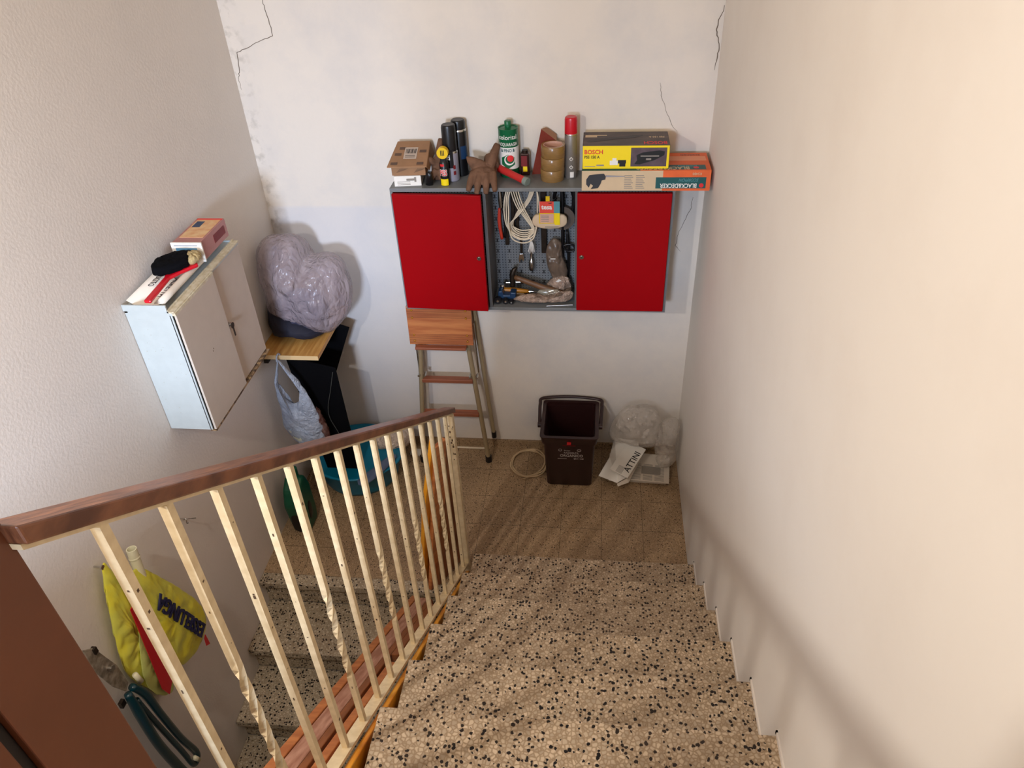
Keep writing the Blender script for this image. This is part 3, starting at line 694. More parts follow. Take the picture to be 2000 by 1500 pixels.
# ---- on top of the cabinet
ZT = Z1
sx = thing('screw_box', 'flat white screw box with a bolt picture under the brown cardboard box', 'box', (.725, -.125, ZT), rz=.1)
B().box(-.058, .056, -.05, .075, 0, .044).part('carton', PAPER_W, sx, bevel=.001)
b = B(); b.cyl(.0045, (-.005, -.0505, .028), (.028, -.0505, .028), 8); b.box(.028, .036, -.052, -.05, .018, .038); b.part('bolt_print', GREY_INK, sx)
b = B()
for i in range(3): b.box(-.045, .01, -.0508, -.05, .006+i*.006, .008+i*.006)
b.part('print_line', GREY_INK, sx)
cb = thing('cardboard_box', 'small brown cardboard box with striped print and lifted lid on the white screw box', 'box', (.735, -.115, ZT+.0445), rz=.03)
b = B(); b.box(-.072, .072, -.055, .065, 0, .05); b.part('carton', CARD, cb, bevel=.001)
lid = B(); lid.poly([(-.082, -.085, .045), (.084, -.085, .045), (.080, .075, .098), (-.060, .075, .098)], (0, .001, .0035)); 
lid.poly([(.0835, -.085, .045), (.080, .075, .098), (.092, .07, .05), (.088, -.05, .02)], (.002, 0, 0))
lo_ = lid.part('lid', CARD, cb)
b = B(); b.box(-.062, .06, -.0565, -.055, .036, .044); b.part('print_line', CARD_D, cb)
for x_ in (-.03, .045):
    b = B()
    for i in range(6): b.poly([(x_-.022+i*.006, -.0556, .012+i*.002), (x_-.020+i*.006, -.0556, .012+i*.002), (x_-.002+i*.006, -.0556, .030+i*.0), (x_-.004+i*.006, -.0556, .030)], (0, -.0006, 0))
    b.part('striped_print', CARD_D, cb)
sl_m = Matrix.Translation((0, -.085, .0492)) @ EM(math.atan2(.053, .16))
b = B(); b.box(-.020, .035, .05, .125, 0, .0008, M=sl_m); lb_ = b.part('label', mat('grey_label', (186, 168, 152), .7), lo_)
b = B()
for i in range(9): b.box(-.014+i*.005, -.012+i*.005+(i % 3)*.0008, .085, .115, .0008, .0012, M=sl_m)
for i in range(2): b.box(-.014, .028, .06+i*.010, .063+i*.010, .0008, .0012, M=sl_m)
b.part('barcode', INK, lb_)
b = B()
for x_, y_ in ((-.055, .02), (-.045, .08), (.055, .02), (.058, .10), (-.03, .12)):
    b.box(x_-.014, x_+.014, y_-.008, y_+.008, 0, .0006, M=sl_m)
b.part('striped_print', CARD_D, lo_)

def fingers(b, base, dirs, r=.011):
    for p, q, rr in dirs: b.tube([Vector(p), Vector(p).lerp(Vector(q), .5)+Vector((0, -.004, .004)), Vector(q)], [rr, rr*1.02, rr*.7], 10, 3)
gl = B(); gl.pillow([(-.03, -.01), (-.035, .06), (-.01, .10), (.03, .09), (.04, .04), (.03, 0)], .022, lambda u, v_, w_: (u, w_, v_+.01), amp=.004, freq=40)
fingers(gl, None, [((.0, 0, .08), (.016, .01, .175), .017), ((.02, 0, .08), (.048, -.01, .115), .015), ((-.02, -.01, .08), (-.045, -.02, .095), .015), ((-.01, -.02, .05), (-.035, -.03, .015), .015), ((.01, -.02, .05), (.010, -.03, .014), .017)])
o = gl.part('work_glove', LEATHER, remesh=.004, sm=True); o.location = (.858, -.108, ZT+.001); tag(o, 'brown suede work glove standing upright between the cardboard box and the aerosols', 'glove')
b = B(); b.pillow([(-.015, 0), (-.012, .055), (.012, .06), (.016, 0)], .012, lambda u, v_, w_: (u, w_, v_), amp=.003); o = b.part('cable_clip', BLACK_P, sm=True); o.location = (.818, -.165, ZT+.001); o.rotation_euler = (.25, .1, 0); tag(o, 'small black plastic clamp in front of the upright glove', 'clamp')
gl = B(); gl.pillow([(-.045, -.055), (-.05, .02), (-.02, .05), (.04, .06), (.058, .01), (.05, -.05)], .032, lambda u, v_, w_: (u, v_, .036+w_), amp=.006, freq=30, rings=14)
gl.cyl(.034, (.035, .02, .055), (.03, .06, .08), 14, .030)
gl.pillow([(-.068, .075), (-.048, .02), (-.02, -.01), (.02, .03), (.0, .06)], .02, lambda u, v_, w_: (u, w_, v_+.03), amp=.004, freq=30)
fingers(gl, None, [((.035, .0, .065), (.062, .045, .140), .019), ((-.036, -.03, .045), (-.052, -.098, -.008), .0150), ((-.008, -.04, .045), (-.016, -.104, -.018), .0150), ((.022, -.04, .045), (.023, -.104, -.018), .0150), ((.048, -.03, .045), (.060, -.098, -.010), .0140)])
o = gl.part('work_glove', LEATHER, remesh=.0036, sm=True); o.location = (1.045, -.125, ZT+.004); tag(o, 'brown suede work glove lying with its fingers over the front edge of the cabinet top', 'glove')

def can(name, label, cat, loc, r, h, body, capm, cap_h, cap_r=None, cap='round'):
    t = thing(name, label, cat, loc)
    hb = h-cap_h
    B().lathe([(r*.93, 0), (r, .003), (r, hb-.008), (r*.94, hb)], 32).part('body', body, t, sm='auto')
    B().lathe([(r*1.01, 0), (r*1.01, .004), (r*.955, .008)], 32, Matrix.Translation((0, 0, hb-.010))).part('seam', STEEL, t, sm='auto')
    cr = cap_r or r*.93
    B().lathe([(cr, hb-.004), (cr, h-.012), (cr*.93, h-.003), (cr*.8, h), (cr*.5, h-.001)], 32).part('cap', capm, t, sm='auto')
    return t
def wrap(t, r, z0, z1, a0, a1, m, name='label', off=.0006, n=14):
    b = B(); P = []
    for i in range(n+1):
        a = math.radians(a0+(a1-a0)*i/n); P.append((math.cos(a), math.sin(a)))
    for i in range(n):
        (c0, s0), (c1, s1) = P[i], P[i+1]
        q = [b.bm.verts.new((rr*c, rr*s, z)) for rr in (r-.001, r+off) for c, s in ((c0, s0), (c1, s1)) for z in (z0, z1)]
        for f in ((4, 6, 7, 5), (0, 1, 3, 2), (1, 5, 7, 3), (0, 2, 6, 4)): b.bm.faces.new([q[k] for k in f])
    return b.part(name, m, t)
def ctext(t, s, size, r, z, ang, m, sx=1, bold=0):
    """lettering bent round a tin, centred on angle ang (degrees; -90 faces the room)"""
    o = text(s, size, m, t, (0, 0, 0), FRONT, sx=sx, bold=bold)
    for v_ in o.data.vertices:
        a = math.radians(ang)+v_.co.x/r; rr = r+.0009-v_.co.y; zz = v_.co.z+z
        v_.co = (rr*math.cos(a), rr*math.sin(a), zz)
    return o
c1 = can('aerosol_can', 'tall black and grey aerosol can with white lettering left of the big glove', 'aerosol can', (.908, -.100, ZT), .0315, .235, GREY_L, BLACK_P, .105, .030)
wrap(c1, .0315, .06, .132, -200, -60, BLACK_P); wrap(c1, .0315, .0, .06, -200, -100, BLACK_P)
ctext(c1, 'nti', .03, .0315, .105, -112, WHITE, bold=.0008)
for z_ in (.055, .03): wrap(c1, .0325, z_, z_+.016, -66, -48, DARKRED, 'warning_label')
c2 = can('aerosol_can', 'dark aerosol can with a blue round print behind the black and grey can', 'aerosol can', (.938, -.036, ZT), .033, .235, BLACK_P, BLACK_P, .035)
wrap(c2, .033, .075, .13, -75, -25, BLUE_D, 'blue_print')
c3 = thing('marking_spray', 'slim black tube with red and white lettering and a round yellow head', 'spray tube', (.888, -.158, ZT))
B().lathe([(.0185, 0), (.0195, .003), (.0195, .095), (.014, .104)], 24).part('body', BLACK_P, c3, sm='auto')
B().box(-.013, .013, -.010, .014, .10, .125).part('neck', BLACK_P, c3, bevel=.003)
hd = B().cyl(.0235, (0, -.014, .138), (0, .010, .138), 28).part('spray_head', YEL, c3, sm='auto')
b = B()
for x_ in (-.006, 0, .006): b.box(x_-.0016, x_+.0016, -.0148, -.0138, .128, .150)
b.part('head_print', BLACK_P, hd)
wrap(c3, .0195, .002, .030, -150, -40, YEL_C); wrap(c3, .0195, .084, .094, -130, -80, REDC)
ctext(c3, 'PES', .034, .0198, .056, -96, WHITE, sx=.62, bold=.0022); ctext(c3, 'PES', .033, .0203, .056, -96, REDC, sx=.62, bold=.0004)
# turpentine tin
gt = thing('solvent_tin', 'green and white solvent tin with a hexagon logo and screw cap', 'tin', (1.15, -.048, ZT))
B().lathe([(.040, 0), (.0415, .003), (.0415, .198), (.0425, .2), (.0425, .204), (.038, .204), (.036, .2), (.012, .206)], 36).part('body', GREEN, gt, sm='auto')
B().lathe([(.013, .200), (.013, .212), (.0145, .213), (.0145, .228), (.0125, .231)], 24).part('screw_cap', GREEN, gt, sm='auto')
wrap(gt, .0415, .038, .130, -180, 0, WHITE, 'white_label', n=30)
ctext(gt, 'colorital', .026, .042, .172, -88, WHITE, sx=.95, bold=.0001)
ctext(gt, 'ACQUARAGIA', .019, .042, .143, -88, WHITE, sx=.68, bold=.0002)
ctext(gt, '& PINO &', .019, .0423, .118, -90, TEAL, sx=.75, bold=.0003)
ctext(gt, 'colorital', .010, .042, .020, -80, WHITE, sx=1)
def cyl_patch(t, outline, r, z, ang, m, name, off):
    b = B(); pts = [b.bm.verts.new((x_, 0, z_)) for x_, z_ in outline]; f = b.bm.faces.new(pts)
    g = bmesh.ops.extrude_face_region(b.bm, geom=[f]); 
    for v_ in [e for e in g['geom'] if isinstance(e, bmesh.types.BMVert)]: v_.co.y -= off
    bmesh.ops.triangulate(b.bm, faces=b.bm.faces); bmesh.ops.subdivide_edges(b.bm, edges=b.bm.edges, cuts=3, use_grid_fill=True)
    for v_ in b.bm.verts:
        a = math.radians(ang)+v_.co.x/r; rr = r-v_.co.y; zz = v_.co.z+z; v_.co = (rr*math.cos(a), rr*math.sin(a), zz)
    return b.part(name, m, t)
cyl_patch(gt, [(.034*math.cos(a*PI/3+PI/6), .030*math.sin(a*PI/3+PI/6)) for a in range(6)], .0421, .072, -90, GREEN, 'hexagon_print', .0003)
cyl_patch(gt, [(.023*math.cos(a*PI/12)+.006, .022*math.sin(a*PI/12)+.006) for a in range(24)], .0424, .072, -90, WHITE, 'ring_print', .0003)
cyl_patch(gt, [(.019*math.cos(a*PI/12)+.008, .018*math.sin(a*PI/12)+.009) for a in range(24)], .0427, .072, -90, GREEN, 'ring_print', .0003)
cyl_patch(gt, [(.014*math.cos(a*PI/12)+.010, .014*math.sin(a*PI/12)+.013) for a in range(24)], .0430, .072, -90, REDC, 'dot_print', .0003)
# screwdriver-like handle
sd = thing('rubber_grip_tool', 'red-handled tool with a grey end cap lying in front of the solvent tin', 'tool', (1.225, -.162, ZT+.0165))
dv = Vector((-.115, .085, .022))
B().tube([(0, 0, 0), dv*.5, dv], [.0165, .0150, .0155, .0165], 16, 3).part('handle', REDH, sd, sm='auto')
B().cyl(.0175, -dv.normalized()*.016, dv.normalized()*.004, 20).part('end_cap', GREYH, sd, sm='auto')
B().cyl(.008, dv, dv*1.25, 12).part('shank', IRON, sd, sm='auto')
sp = thing('spice_bottle', 'small dark bottle with red and yellow label beside the solvent tin', 'bottle', (1.217, -.042, ZT))
B().box(-.019, .019, -.017, .017, 0, .095).part('body', mat('dark_glass', (52, 24, 24), .2), sp, bevel=.005)
B().cyl(.013, (0, 0, .095), (0, 0, .106)).part('cap', IRON, sp, sm='auto')
B().box(-.015, .010, -.0180, -.0172, .04, .085).part('label', DARKRED, sp); B().box(-.008, .010, -.0188, -.0178, .018, .040).part('tag', YEL_C, sp)
# sandpaper
sa = thing('sandpaper', 'folded red-brown sandpaper sheet leaning behind the tape rolls', 'sandpaper', (1.30, -.035, ZT))
b = B()
prof = [(-.052, -.012, 0), (-.040, -.010, .11), (-.012, -.004, .185), (.002, .006, .190), (.045, .014, .168), (.055, .018, .135), (.060, .02, 0)]
b.poly([(-.055, -.012, 0), (.055, .004, 0), (.052, .0, .14), (.040, .002, .150), (-.012, -.004, .192)], (0, .0015, 0)); o_ = b.part('sheet', SAND, sa)
b = B(); b.poly([(-.012, -.004, .192), (.008, .018, .192), (.050, .024, .160), (.052, .0, .14), (.040, .002, .150)], (0, .0, -.0012)); b.part('fold_back', mat('paper_back', (150, 110, 84), .9), sa)
# tape
def tape_roll(loc, label):
    t = thing('packing_tape', label, 'tape roll', loc, group='brown packing tape rolls stacked on the red cabinet')
    B().lathe([(.049, 0), (.050, .0015), (.050, .0465), (.049, .048), (.0405, .048), (.0405, 0), (.049, 0)], 40, cap=False).part('tape', TAPE, t, sm='auto')
    B().lathe([(.0405, 0), (.0405, .048), (.038, .048), (.038, 0), (.0405, 0)], 40, cap=False).part('core', TAPE_C, t, sm='auto')
    return t
t0 = tape_roll((1.336, -.098, ZT), 'lowest brown packing tape roll of the stack of three')
for k, lb_ in ((1, 'middle brown packing tape roll of the stack of three'), (2, 'topmost brown packing tape roll with its pink core showing')):
    t = copy_tree(t0); t.location = (1.336+.002*k, -.098+.003*k, ZT+.0485*k); t['label'] = lb_
rc = can('aerosol_can', 'grey aerosol can with a red cap between the tape rolls and the printed boxes', 'aerosol can', (1.413, -.075, ZT), .026, .252, SILVER, RED_P, .062, .0262)
for z_ in (.050, .085):
    o = cyl_patch(rc, [(-.009, 0), (0, -.009), (.009, 0), (0, .009)], .0263, z_, -85, WHITE, 'warning_diamond', .0003)
    cyl_patch(rc, [(-.006, 0), (0, -.006), (.006, 0), (0, .006)], .0266, z_, -85, SILVER, 'warning_diamond', .0003)
wrap(rc, .026, .006, .030, -95, -60, WHITE, 'label', .0004)
# printed boxes
bd = thing('saw_box', 'long orange and beige power saw carton lying under the yellow sander carton', 'box', (1.463, -.232, ZT))
B().box(0, .508, 0, .200, 0, .083).part('carton', BEIGE, bd, bevel=.0015)
B().box(.322, .5088, -.0006, .0008, .000, .0835).part('orange_panel', ORANGE, bd)
B().box(.232, .5086, .0006, .2006, .0828, .0838).part('orange_panel', ORANGE, bd)
B().box(.5076, .5092, 0, .2, 0, .083).part('orange_panel', ORANGE, bd)
B().box(0, .232, .001, .120, .0828, .0836).part('green_panel', TEAL, bd)
B().box(.295, .492, -.0012, -.0004, .010, .056).part('teal_panel', TEAL, bd)
B().box(.020, .490, .010, .060, .0836, .0842).part('teal_panel', TEAL, bd)
B().box(.300, .500, .11, .16, .0837, .0841).part('pale_band', mat('pale_orange', (232, 150, 110), .6), bd)
text('BLACK&DECKER', .025, WHITE, bd, (.385, -.0014, .022), FRONT_UD, sx=.78, bold=.0004)
text('SCORPION', .018, TEAL_L, bd, (.425, -.0014, .045), FRONT_UD, sx=.85, shear=.3)
text('KS480', .014, BEIGE, bd, (.455, -.0012, .070), FRONT_UD, sx=1)
B().cyl(.009, (.475, -.0012, .022), (.475, -.0018, .022), 20).part('red_dot', REDC, bd)
text('BLACK&DECKER', .040, BEIGE, bd, (.320, .026, .0843), TOP_UD, sx=.72, bold=.0006)
text('SCORPION', .017, TEAL_L, bd, (.42, .048, .0843), TOP_UD, sx=.9)
B().cyl(.011, (.452, .03, .0842), (.452, .03, .0848), 20).part('red_dot', REDC, bd)
text('SCORPION', .016, TEAL, bd, (.44, .175, .0840), TOP_UD, sx=1)
b = B()
for c_ in range(2):
    for i in range(8): b.box(.170+c_*.046, .205+c_*.046-(i % 3)*.004, -.001, -.0004, .010+i*.0075, .0125+i*.0075)
b.part('print_line', GREY_INK, bd)
b = B(); b.poly([(.018, -.0008, .048), (.030, -.0008, .066), (.060, -.0008, .070), (.088, -.0008, .072), (.096, -.0008, .060), (.094, -.0008, .048), (.080, -.0008, .044), (.076, -.0008, .030), (.066, -.0008, .012), (.036, -.0008, .008), (.046, -.0008, .022), (.036, -.0008, .030), (.028, -.0008, .014), (.018, -.0008, .028)], (0, -.0006, 0)); b.part('saw_picture', mat('dark_picture', (46, 48, 52), .5), bd)
b = B(); b.poly([(.096, -.0008, .066), (.172, -.0008, .062), (.172, -.0008, .059), (.096, -.0008, .058)], (0, -.0006, 0)); b.part('blade_picture', mat('blade_grey', (150, 146, 150), .5), bd)
bo = thing('sander_box', 'yellow and dark brown sander carton stacked on top of the orange saw carton', 'box', (1.465, -.215, ZT+.0848))
B().box(0, .340, 0, .165, 0, .094).part('carton', YEL_C, bo, bevel=.0015)
B().box(-.0004, .3404, -.0004, .1654, .0932, .0946).part('dark_lid', BOX_DK, bo)
B().box(.3396, .3406, 0, .165, 0, .0935).part('dark_side', BOX_DK, bo)
text('BOSCH', .024, REDC, bo, (.006, -.0004, .068), FRONT, sx=.95, bold=.0005, align='LEFT')
text('PSS 150 A', .0155, INK, bo, (.006, -.0004, .048), FRONT, sx=.95, bold=.0003, align='LEFT')
text('BOSCH', .046, REDC, bo, (.285, .030, .0948), TOP_UD, sx=.62, bold=.0004)
text('PSS 150 A', .024, BEIGE, bo, (.293, .100, .0948), TOP_UD, sx=.62)
b = B()
b.box(.008, .095, .120, .126, .0946, .0950); b.box(.008, .055, .100, .116, .0946, .0950); b.part('white_print', BEIGE, bo)
b = B(); b.pillow([(.02, .035), (.12, .07), (.21, .09), (.24, .125), (.12, .10), (.03, .07)], .0005, lambda u, v_, w_: (u, v_, .0949+w_), amp=0); b.part('tool_picture', mat('faint_tool_print', (44, 36, 38), .5), bo)
ph = B().box(.190, .330, -.0010, -.0002, .010, .085).part('photo_panel', PHOTO, bo)
b = B(); b.poly([(.205, -.001, .020), (.225, -.001, .018), (.285, -.001, .036), (.320, -.001, .055), (.322, -.001, .070), (.300, -.001, .074), (.235, -.001, .066), (.212, -.001, .055), (.215, -.001, .035)], (0, -.0007, 0)); b.part('tool_picture', mat('black_tool_print', (24, 26, 26), .4), ph)
b = B(); b.box(.228, .30, -.0021, -.0016, .050, .054); b.box(.25, .27, -.0021, -.0016, .036, .043); b.part('tool_highlight', GREY_INK, ph)
b = B(); b.box(.108, .140, -.0010, -.0002, .016, .034); b.box(.118, .134, -.0010, -.0002, .034, .044); b.part('tool_picture', WHITE, bo)
b = B(); b.box(.140, .172, -.0010, -.0002, .022, .036); b.box(.146, .170, -.0014, -.0004, .010, .022); b.part('tool_picture', INK, bo)
b = B(); b.box(.008, .05, -.0008, -.0002, .010, .0125); b.box(.055, .085, -.0008, -.0002, .012, .018); b.part('print_line', GREY_INK, bo)

# ---- things inside the open bay
YP = -.0115
def hang(z): return z
cl = B(); rnd = random.Random(11)
for k in range(4):      # strands that cross from the upper left to the lower right and back
    d_ = .012*k; y_ = -.040-.008*k
    cl.tube([(1.150+d_, y_, 1.562), (1.150+d_, y_-.004, 1.51), (1.172+d_, y_-.008, 1.44), (1.215+d_*.7, y_-.012, 1.375), (1.238+d_*.3, y_-.012, 1.335), (1.215, y_-.012, 1.315-.006*k), (1.175-d_*.3, y_-.01, 1.32-.004*k), (1.152-d_*.5, y_-.006, 1.352), (1.175+d_*.3, y_-.003, 1.41), (1.222+d_*.3, y_, 1.47), (1.238+d_*.5, y_, 1.53), (1.236+d_*.5, y_, 1.564)], .0030, 7, 6)
for k in range(3):      # the wide outer loops on the left
    d_ = .011*k; y_ = -.072-.007*k
    cl.tube([(1.150+d_, y_+.02, 1.562), (1.128+d_*.7, y_, 1.50), (1.119+d_, y_, 1.43), (1.126+d_*.6, y_, 1.36), (1.152, y_, 1.315-.012*k+.01), (1.200, y_, 1.292-.012*k+.012), (1.245, y_, 1.320-.01*k), (1.262, y_+.01, 1.352)], .0030, 7, 6)
cl.tube([(1.262, -.07, 1.352), (1.24, -.06, 1.335), (1.19, -.06, 1.33), (1.15, -.05, 1.345)], .003, 7, 5)
for k in range(2): cl.tube([(1.242+.012*k, -.05, 1.564), (1.268-.002*k, -.055, 1.50), (1.276-.010*k, -.06, 1.41)], .003, 7, 5)
o = cl.part('cable_loops', CABLE, sm=True)
cc = thing('cable_coil', 'coiled cream electric cable hanging in the open bay of the red cabinet', 'cable', (1.20, -.05, 1.555)); o.parent = cc; o.matrix_parent_inverse = Matrix.Translation(-Vector(cc.location))
b = B()
for q in range(5): b.tube([(1.233, -.075, 1.30), (1.228+.004*q, -.07, 1.26), (1.220+.007*q, -.065, 1.225-.008*(q % 2))], .0022, 6, 4)
o = b.part('loose_strands', WHITE, None, sm=True); o.parent = cc; o.matrix_parent_inverse = Matrix.Translation(-Vector(cc.location))
def at(t, o): o.parent = t; o.matrix_parent_inverse = Matrix.Translation(-Vector(t.location)); return o
t = thing('pliers', 'red-handled pliers hanging at the left of the open bay', 'pliers', (1.096, -.03, 1.50))
at(t, B().tube([(1.094, -.035, 1.425), (1.090, -.036, 1.36), (1.098, -.034, 1.275)], [.006, .0085, .007], 10, 4).part('handle', mat('orange_red_grip', (224, 66, 44), .4), sm=True))
at(t, B().tube([(1.108, -.028, 1.425), (1.116, -.03, 1.35), (1.110, -.03, 1.28)], [.006, .0075, .006], 10, 4).part('handle', BLACK_P, sm=True))
at(t, B().tube([(1.098, -.032, 1.515), (1.098, -.032, 1.47), (1.100, -.032, 1.42)], [.005, .010, .007], 8, 4).part('jaws', STEEL, sm=True))
for x_, zt_, zb_, w_, lb_ in ((1.12, 1.54, 1.24, .009, 'dark long file hanging beside the red-handled pliers'), (1.152, 1.55, 1.33, .008, 'dark chisel hanging behind the left side of the cable coil'), (1.29, 1.52, 1.20, .013, 'dark wide rasp hanging behind the oval tape pack'), (1.17, 1.54, 1.30, .007, 'dark slim tool hanging behind the middle of the cable coil')):
    o = B().box(-w_, w_, -.006, .006, -(zt_-zb_), 0).part('hand_file', IRON, bevel=.003); o.location = (x_, -.022, zt_); tag(o, lb_, 'hand tool')
t = thing('spanner', 'open-ended steel spanner hanging left of the ratchet', 'spanner', (1.184, -.03, 1.30))
at(t, B().box(1.179, 1.189, -.033, -.027, 1.19, 1.30).part('shaft', IRON, bevel=.002))
at(t, B().poly([(1.176, -.034, 1.20), (1.192, -.034, 1.20), (1.196, -.034, 1.175), (1.190, -.034, 1.155), (1.186, -.034, 1.172), (1.180, -.034, 1.168), (1.172, -.034, 1.152), (1.170, -.034, 1.175)], (0, .008, 0)).part('jaw', STEEL, bevel=.001))
t = thing('ratchet_handle', 'chromed ratchet handle hanging below the cable coil', 'ratchet', (1.230, -.03, 1.235))
at(t, B().lathe([(.006, 0), (.0085, -.015), (.0065, -.03), (.0065, -.06), (.012, -.068), (.0135, -.085), (.0125, -.112), (.010, -.118)], 16, Matrix.Translation((1.230, -.035, 1.235))).part('shaft', STEEL, sm='auto'))
# oval tape pack
t = thing('tape_pack', 'oval cardboard tape pack with red header hanging in the open bay', 'package', (1.322, -.07, 1.50))
at(t, B().pillow([(1.243, 1.385), (1.255, 1.358), (1.32, 1.345), (1.385, 1.358), (1.398, 1.385), (1.385, 1.412), (1.32, 1.42), (1.258, 1.412)], .012, lambda u, v_, w_: (u, -.075+w_, v_), amp=0, power=4).part('oval_card', mat('manila_card', (216, 190, 158), .6), sm='auto'))
at(t, B().box(1.278, 1.340, -.090, -.0885, 1.425, 1.478).part('red_header', CORAL)); at(t, B().box(1.340, 1.366, -.090, -.0885, 1.425, 1.478).part('teal_header', TEAL_L))
at(t, B().box(1.275, 1.343, -.0905, -.088, 1.376, 1.425).part('yellow_frame', YEL)); at(t, B().box(1.279, 1.339, -.0912, -.0895, 1.380, 1.421).part('inner_card', TAPE_C)); at(t, B().box(1.343, 1.366, -.0905, -.088, 1.370, 1.425).part('yellow_strip', YEL_C))
o = text('tesa', .030, WHITE, None, (1.309, -.0902, 1.452), FRONT, bold=.0008, sx=.95); at(t, o)
b = B()
for i in range(4): b.box(1.284, 1.318, -.0917, -.091, 1.386+i*.008, 1.389+i*.008)
for i in range(2): b.box(1.30, 1.36, -.0885, -.0872, 1.353+i*.006, 1.3555+i*.006)
at(t, b.part('print_line', GREY_INK)); at(t, B().box(1.305, 1.322, -.085, -.083, 1.470, 1.50).part('hang_tab', YEL))
at(t, B().tube([(1.300, -.085, 1.474), (1.322, -.088, 1.470), (1.335, -.086, 1.474), (1.352, -.07, 1.485)], .003, 6, 4).part('hook', BLACK_P))
o = B().cyl(.055, (0, 0, 0), (0, .02, 0), 32).part('tape_disc', mat('grey_brown_disc', (92, 78, 68), .6), sm='auto'); o.location = (1.375, -.045, 1.38); tag(o, 'grey-brown disc hanging behind the oval tape pack', 'disc')
# respirator bag and dark tools on the right
t = thing('tool_bag', 'translucent grey pouch hanging low at the right of the open bay', 'pouch', (1.345, -.05, 1.29))
at(t, B().pillow([(1.335, 1.29), (1.305, 1.25), (1.300, 1.19), (1.315, 1.12), (1.345, 1.075), (1.385, 1.085), (1.400, 1.13), (1.375, 1.20), (1.37, 1.27)], .028, lambda u, v_, w_: (u, -.055+w_, v_), amp=.008, freq=30, fold=.006).part('pouch', mat('smoky_film', (116, 98, 84), .3, 0, .3, 14, .3, 30), sm=True))
b = B(); b.box(1.322, 1.345, -.088, -.083, 1.200, 1.204); b.poly([(1.345, -.088, 1.085), (1.385, -.088, 1.078), (1.36, -.088, 1.10)], (0, .003, 0)); at(t, b.part('white_tag', WHITE))
for x_, zt_, zb_, w_, a_, lb_ in ((1.372, 1.55, 1.12, .011, .0, 'long black tool hanging over the grey pouch'), (1.395, 1.32, 1.08, .008, -.03, 'thin black rod hanging right of the grey pouch'), (1.410, 1.555, 1.40, .018, -.18, 'black clamp hanging at the top right of the bay'), (1.425, 1.50, 1.38, .010, .1, 'black handle hanging beside the right divider'), (1.345, 1.555, 1.47, .012, .1, 'short black grip hanging above the tape pack')):
    o = B(); o.tube([(0, 0, 0), (w_*.4, -.004, -(zt_-zb_)*.4), (0, 0, -(zt_-zb_))], [w_*.6, w_, w_*.7, w_*.5], 10, 4); o = o.part('black_tool', BLACK_P, sm=True); o.location = (x_, -.035, zt_-.001); o.rotation_euler = (0, a_, 0); tag(o, lb_, 'hand tool')
o = B().tube([(-.025, 0, .012), (.0, 0, .02), (.025, 0, .008), (.02, 0, -.012), (-.005, 0, -.014), (-.02, 0, 0)], .005, 8, 5, closed=True).part('cable_tie_loop', BLACK_P, sm=True); o.location = (1.405, -.045, 1.235); tag(o, 'small knotted black cord loop beside the grey pouch', 'cord')
# bottom of the bay, floor z
ZB = Z0+.0145
t = thing('claw_hammer', 'wooden-handled hammer with iron head resting across the bottom of the bay', 'hammer', (1.15, -.075, ZB+.08))
at(t, B().tube([(1.150, -.075, 1.102), (1.27, -.10, 1.068), (1.385, -.115, 1.034)], [.010, .0115, .013, .0125], 12, 4, flat=1.2).part('handle', WOOD_H, sm=True))
b = B(); b.tube([(1.166, -.070, 1.150), (1.152, -.072, 1.138), (1.143, -.075, 1.115), (1.142, -.078, 1.09), (1.143, -.080, 1.055)], [.004, .011, .014, .012, .013], 12, 4); at(t, b.part('head', IRON, sm=True))
t = thing('screwdriver', 'amber-handled screwdriver lying under the hammer', 'screwdriver', (1.10, -.10, ZB+.03))
at(t, B().tube([(1.095, -.10, 1.048), (1.16, -.10, 1.045), (1.22, -.10, 1.040)], [.011, .0125, .011, .008], 10, 4).part('handle', BRASS, sm=True))
at(t, B().cyl(.0035, (1.22, -.10, 1.040), (1.36, -.102, 1.030), 8).part('shaft', STEEL, sm='auto'))
o = B().lathe([(.010, 0), (.012, .003), (.012, .012), (.009, .016)], 14).part('socket', STEEL, sm='auto'); o.location = (1.098, -.105, 1.061); tag(o, 'small steel socket on the butt of the amber screwdriver', 'socket')
t = thing('ring_wrench', 'steel socket with chrome rod lying behind the amber screwdriver', 'wrench', (1.12, -.05, 1.062)); at(t, B().cyl(.0035, (1.11, -.06, 1.063), (1.19, -.055, 1.066), 8).part('rod', STEEL, sm='auto')); at(t, B().cyl(.009, (1.186, -.062, 1.066), (1.186, -.048, 1.066), 14).part('ring', IRON, sm='auto'))
t = thing('clamp', 'blue metal clamp on small black wheels at the left of the bay floor', 'clamp', (1.10, -.14, ZB))
b = B(); b.poly([(1.068, -.15, 1.030), (1.150, -.15, 1.024), (1.152, -.15, 1.058), (1.126, -.15, 1.060), (1.122, -.15, 1.045), (1.095, -.15, 1.045), (1.088, -.15, 1.068), (1.070, -.15, 1.064)], (0, .045, 0)); at(t, b.part('frame', BLUE_D, bevel=.004))
for x_, r_ in ((1.069, .017), (1.105, .014), (1.132, .0105)):
    wh = at(t, B().cyl(r_, (x_, -.172, ZB+r_), (x_, -.155, ZB+r_), 24).part('wheel', BLACK_P, sm='auto'))
    at(t, B().cyl(r_*.35, (x_, -.175, ZB+r_), (x_, -.171, ZB+r_), 12).part('hub', STEEL, sm='auto'))
t.location.x += .012
o = B().pillow([(-.125, .012), (-.09, .03), (-.03, .038), (.03, .028), (.09, .04), (.145, .06), (.150, .02), (.10, .002), (0, 0), (-.08, .0)], .032, lambda u, v_, w_: (u, w_, v_+.004), amp=.010, freq=40, fold=.006, rings=10, n=100).part('plastic_wrap', DIRTY_F, sm=True); o.location = (1.275, -.148, ZB); tag(o, 'crumpled dirty plastic wrapping along the front of the bay floor', 'wrapping')
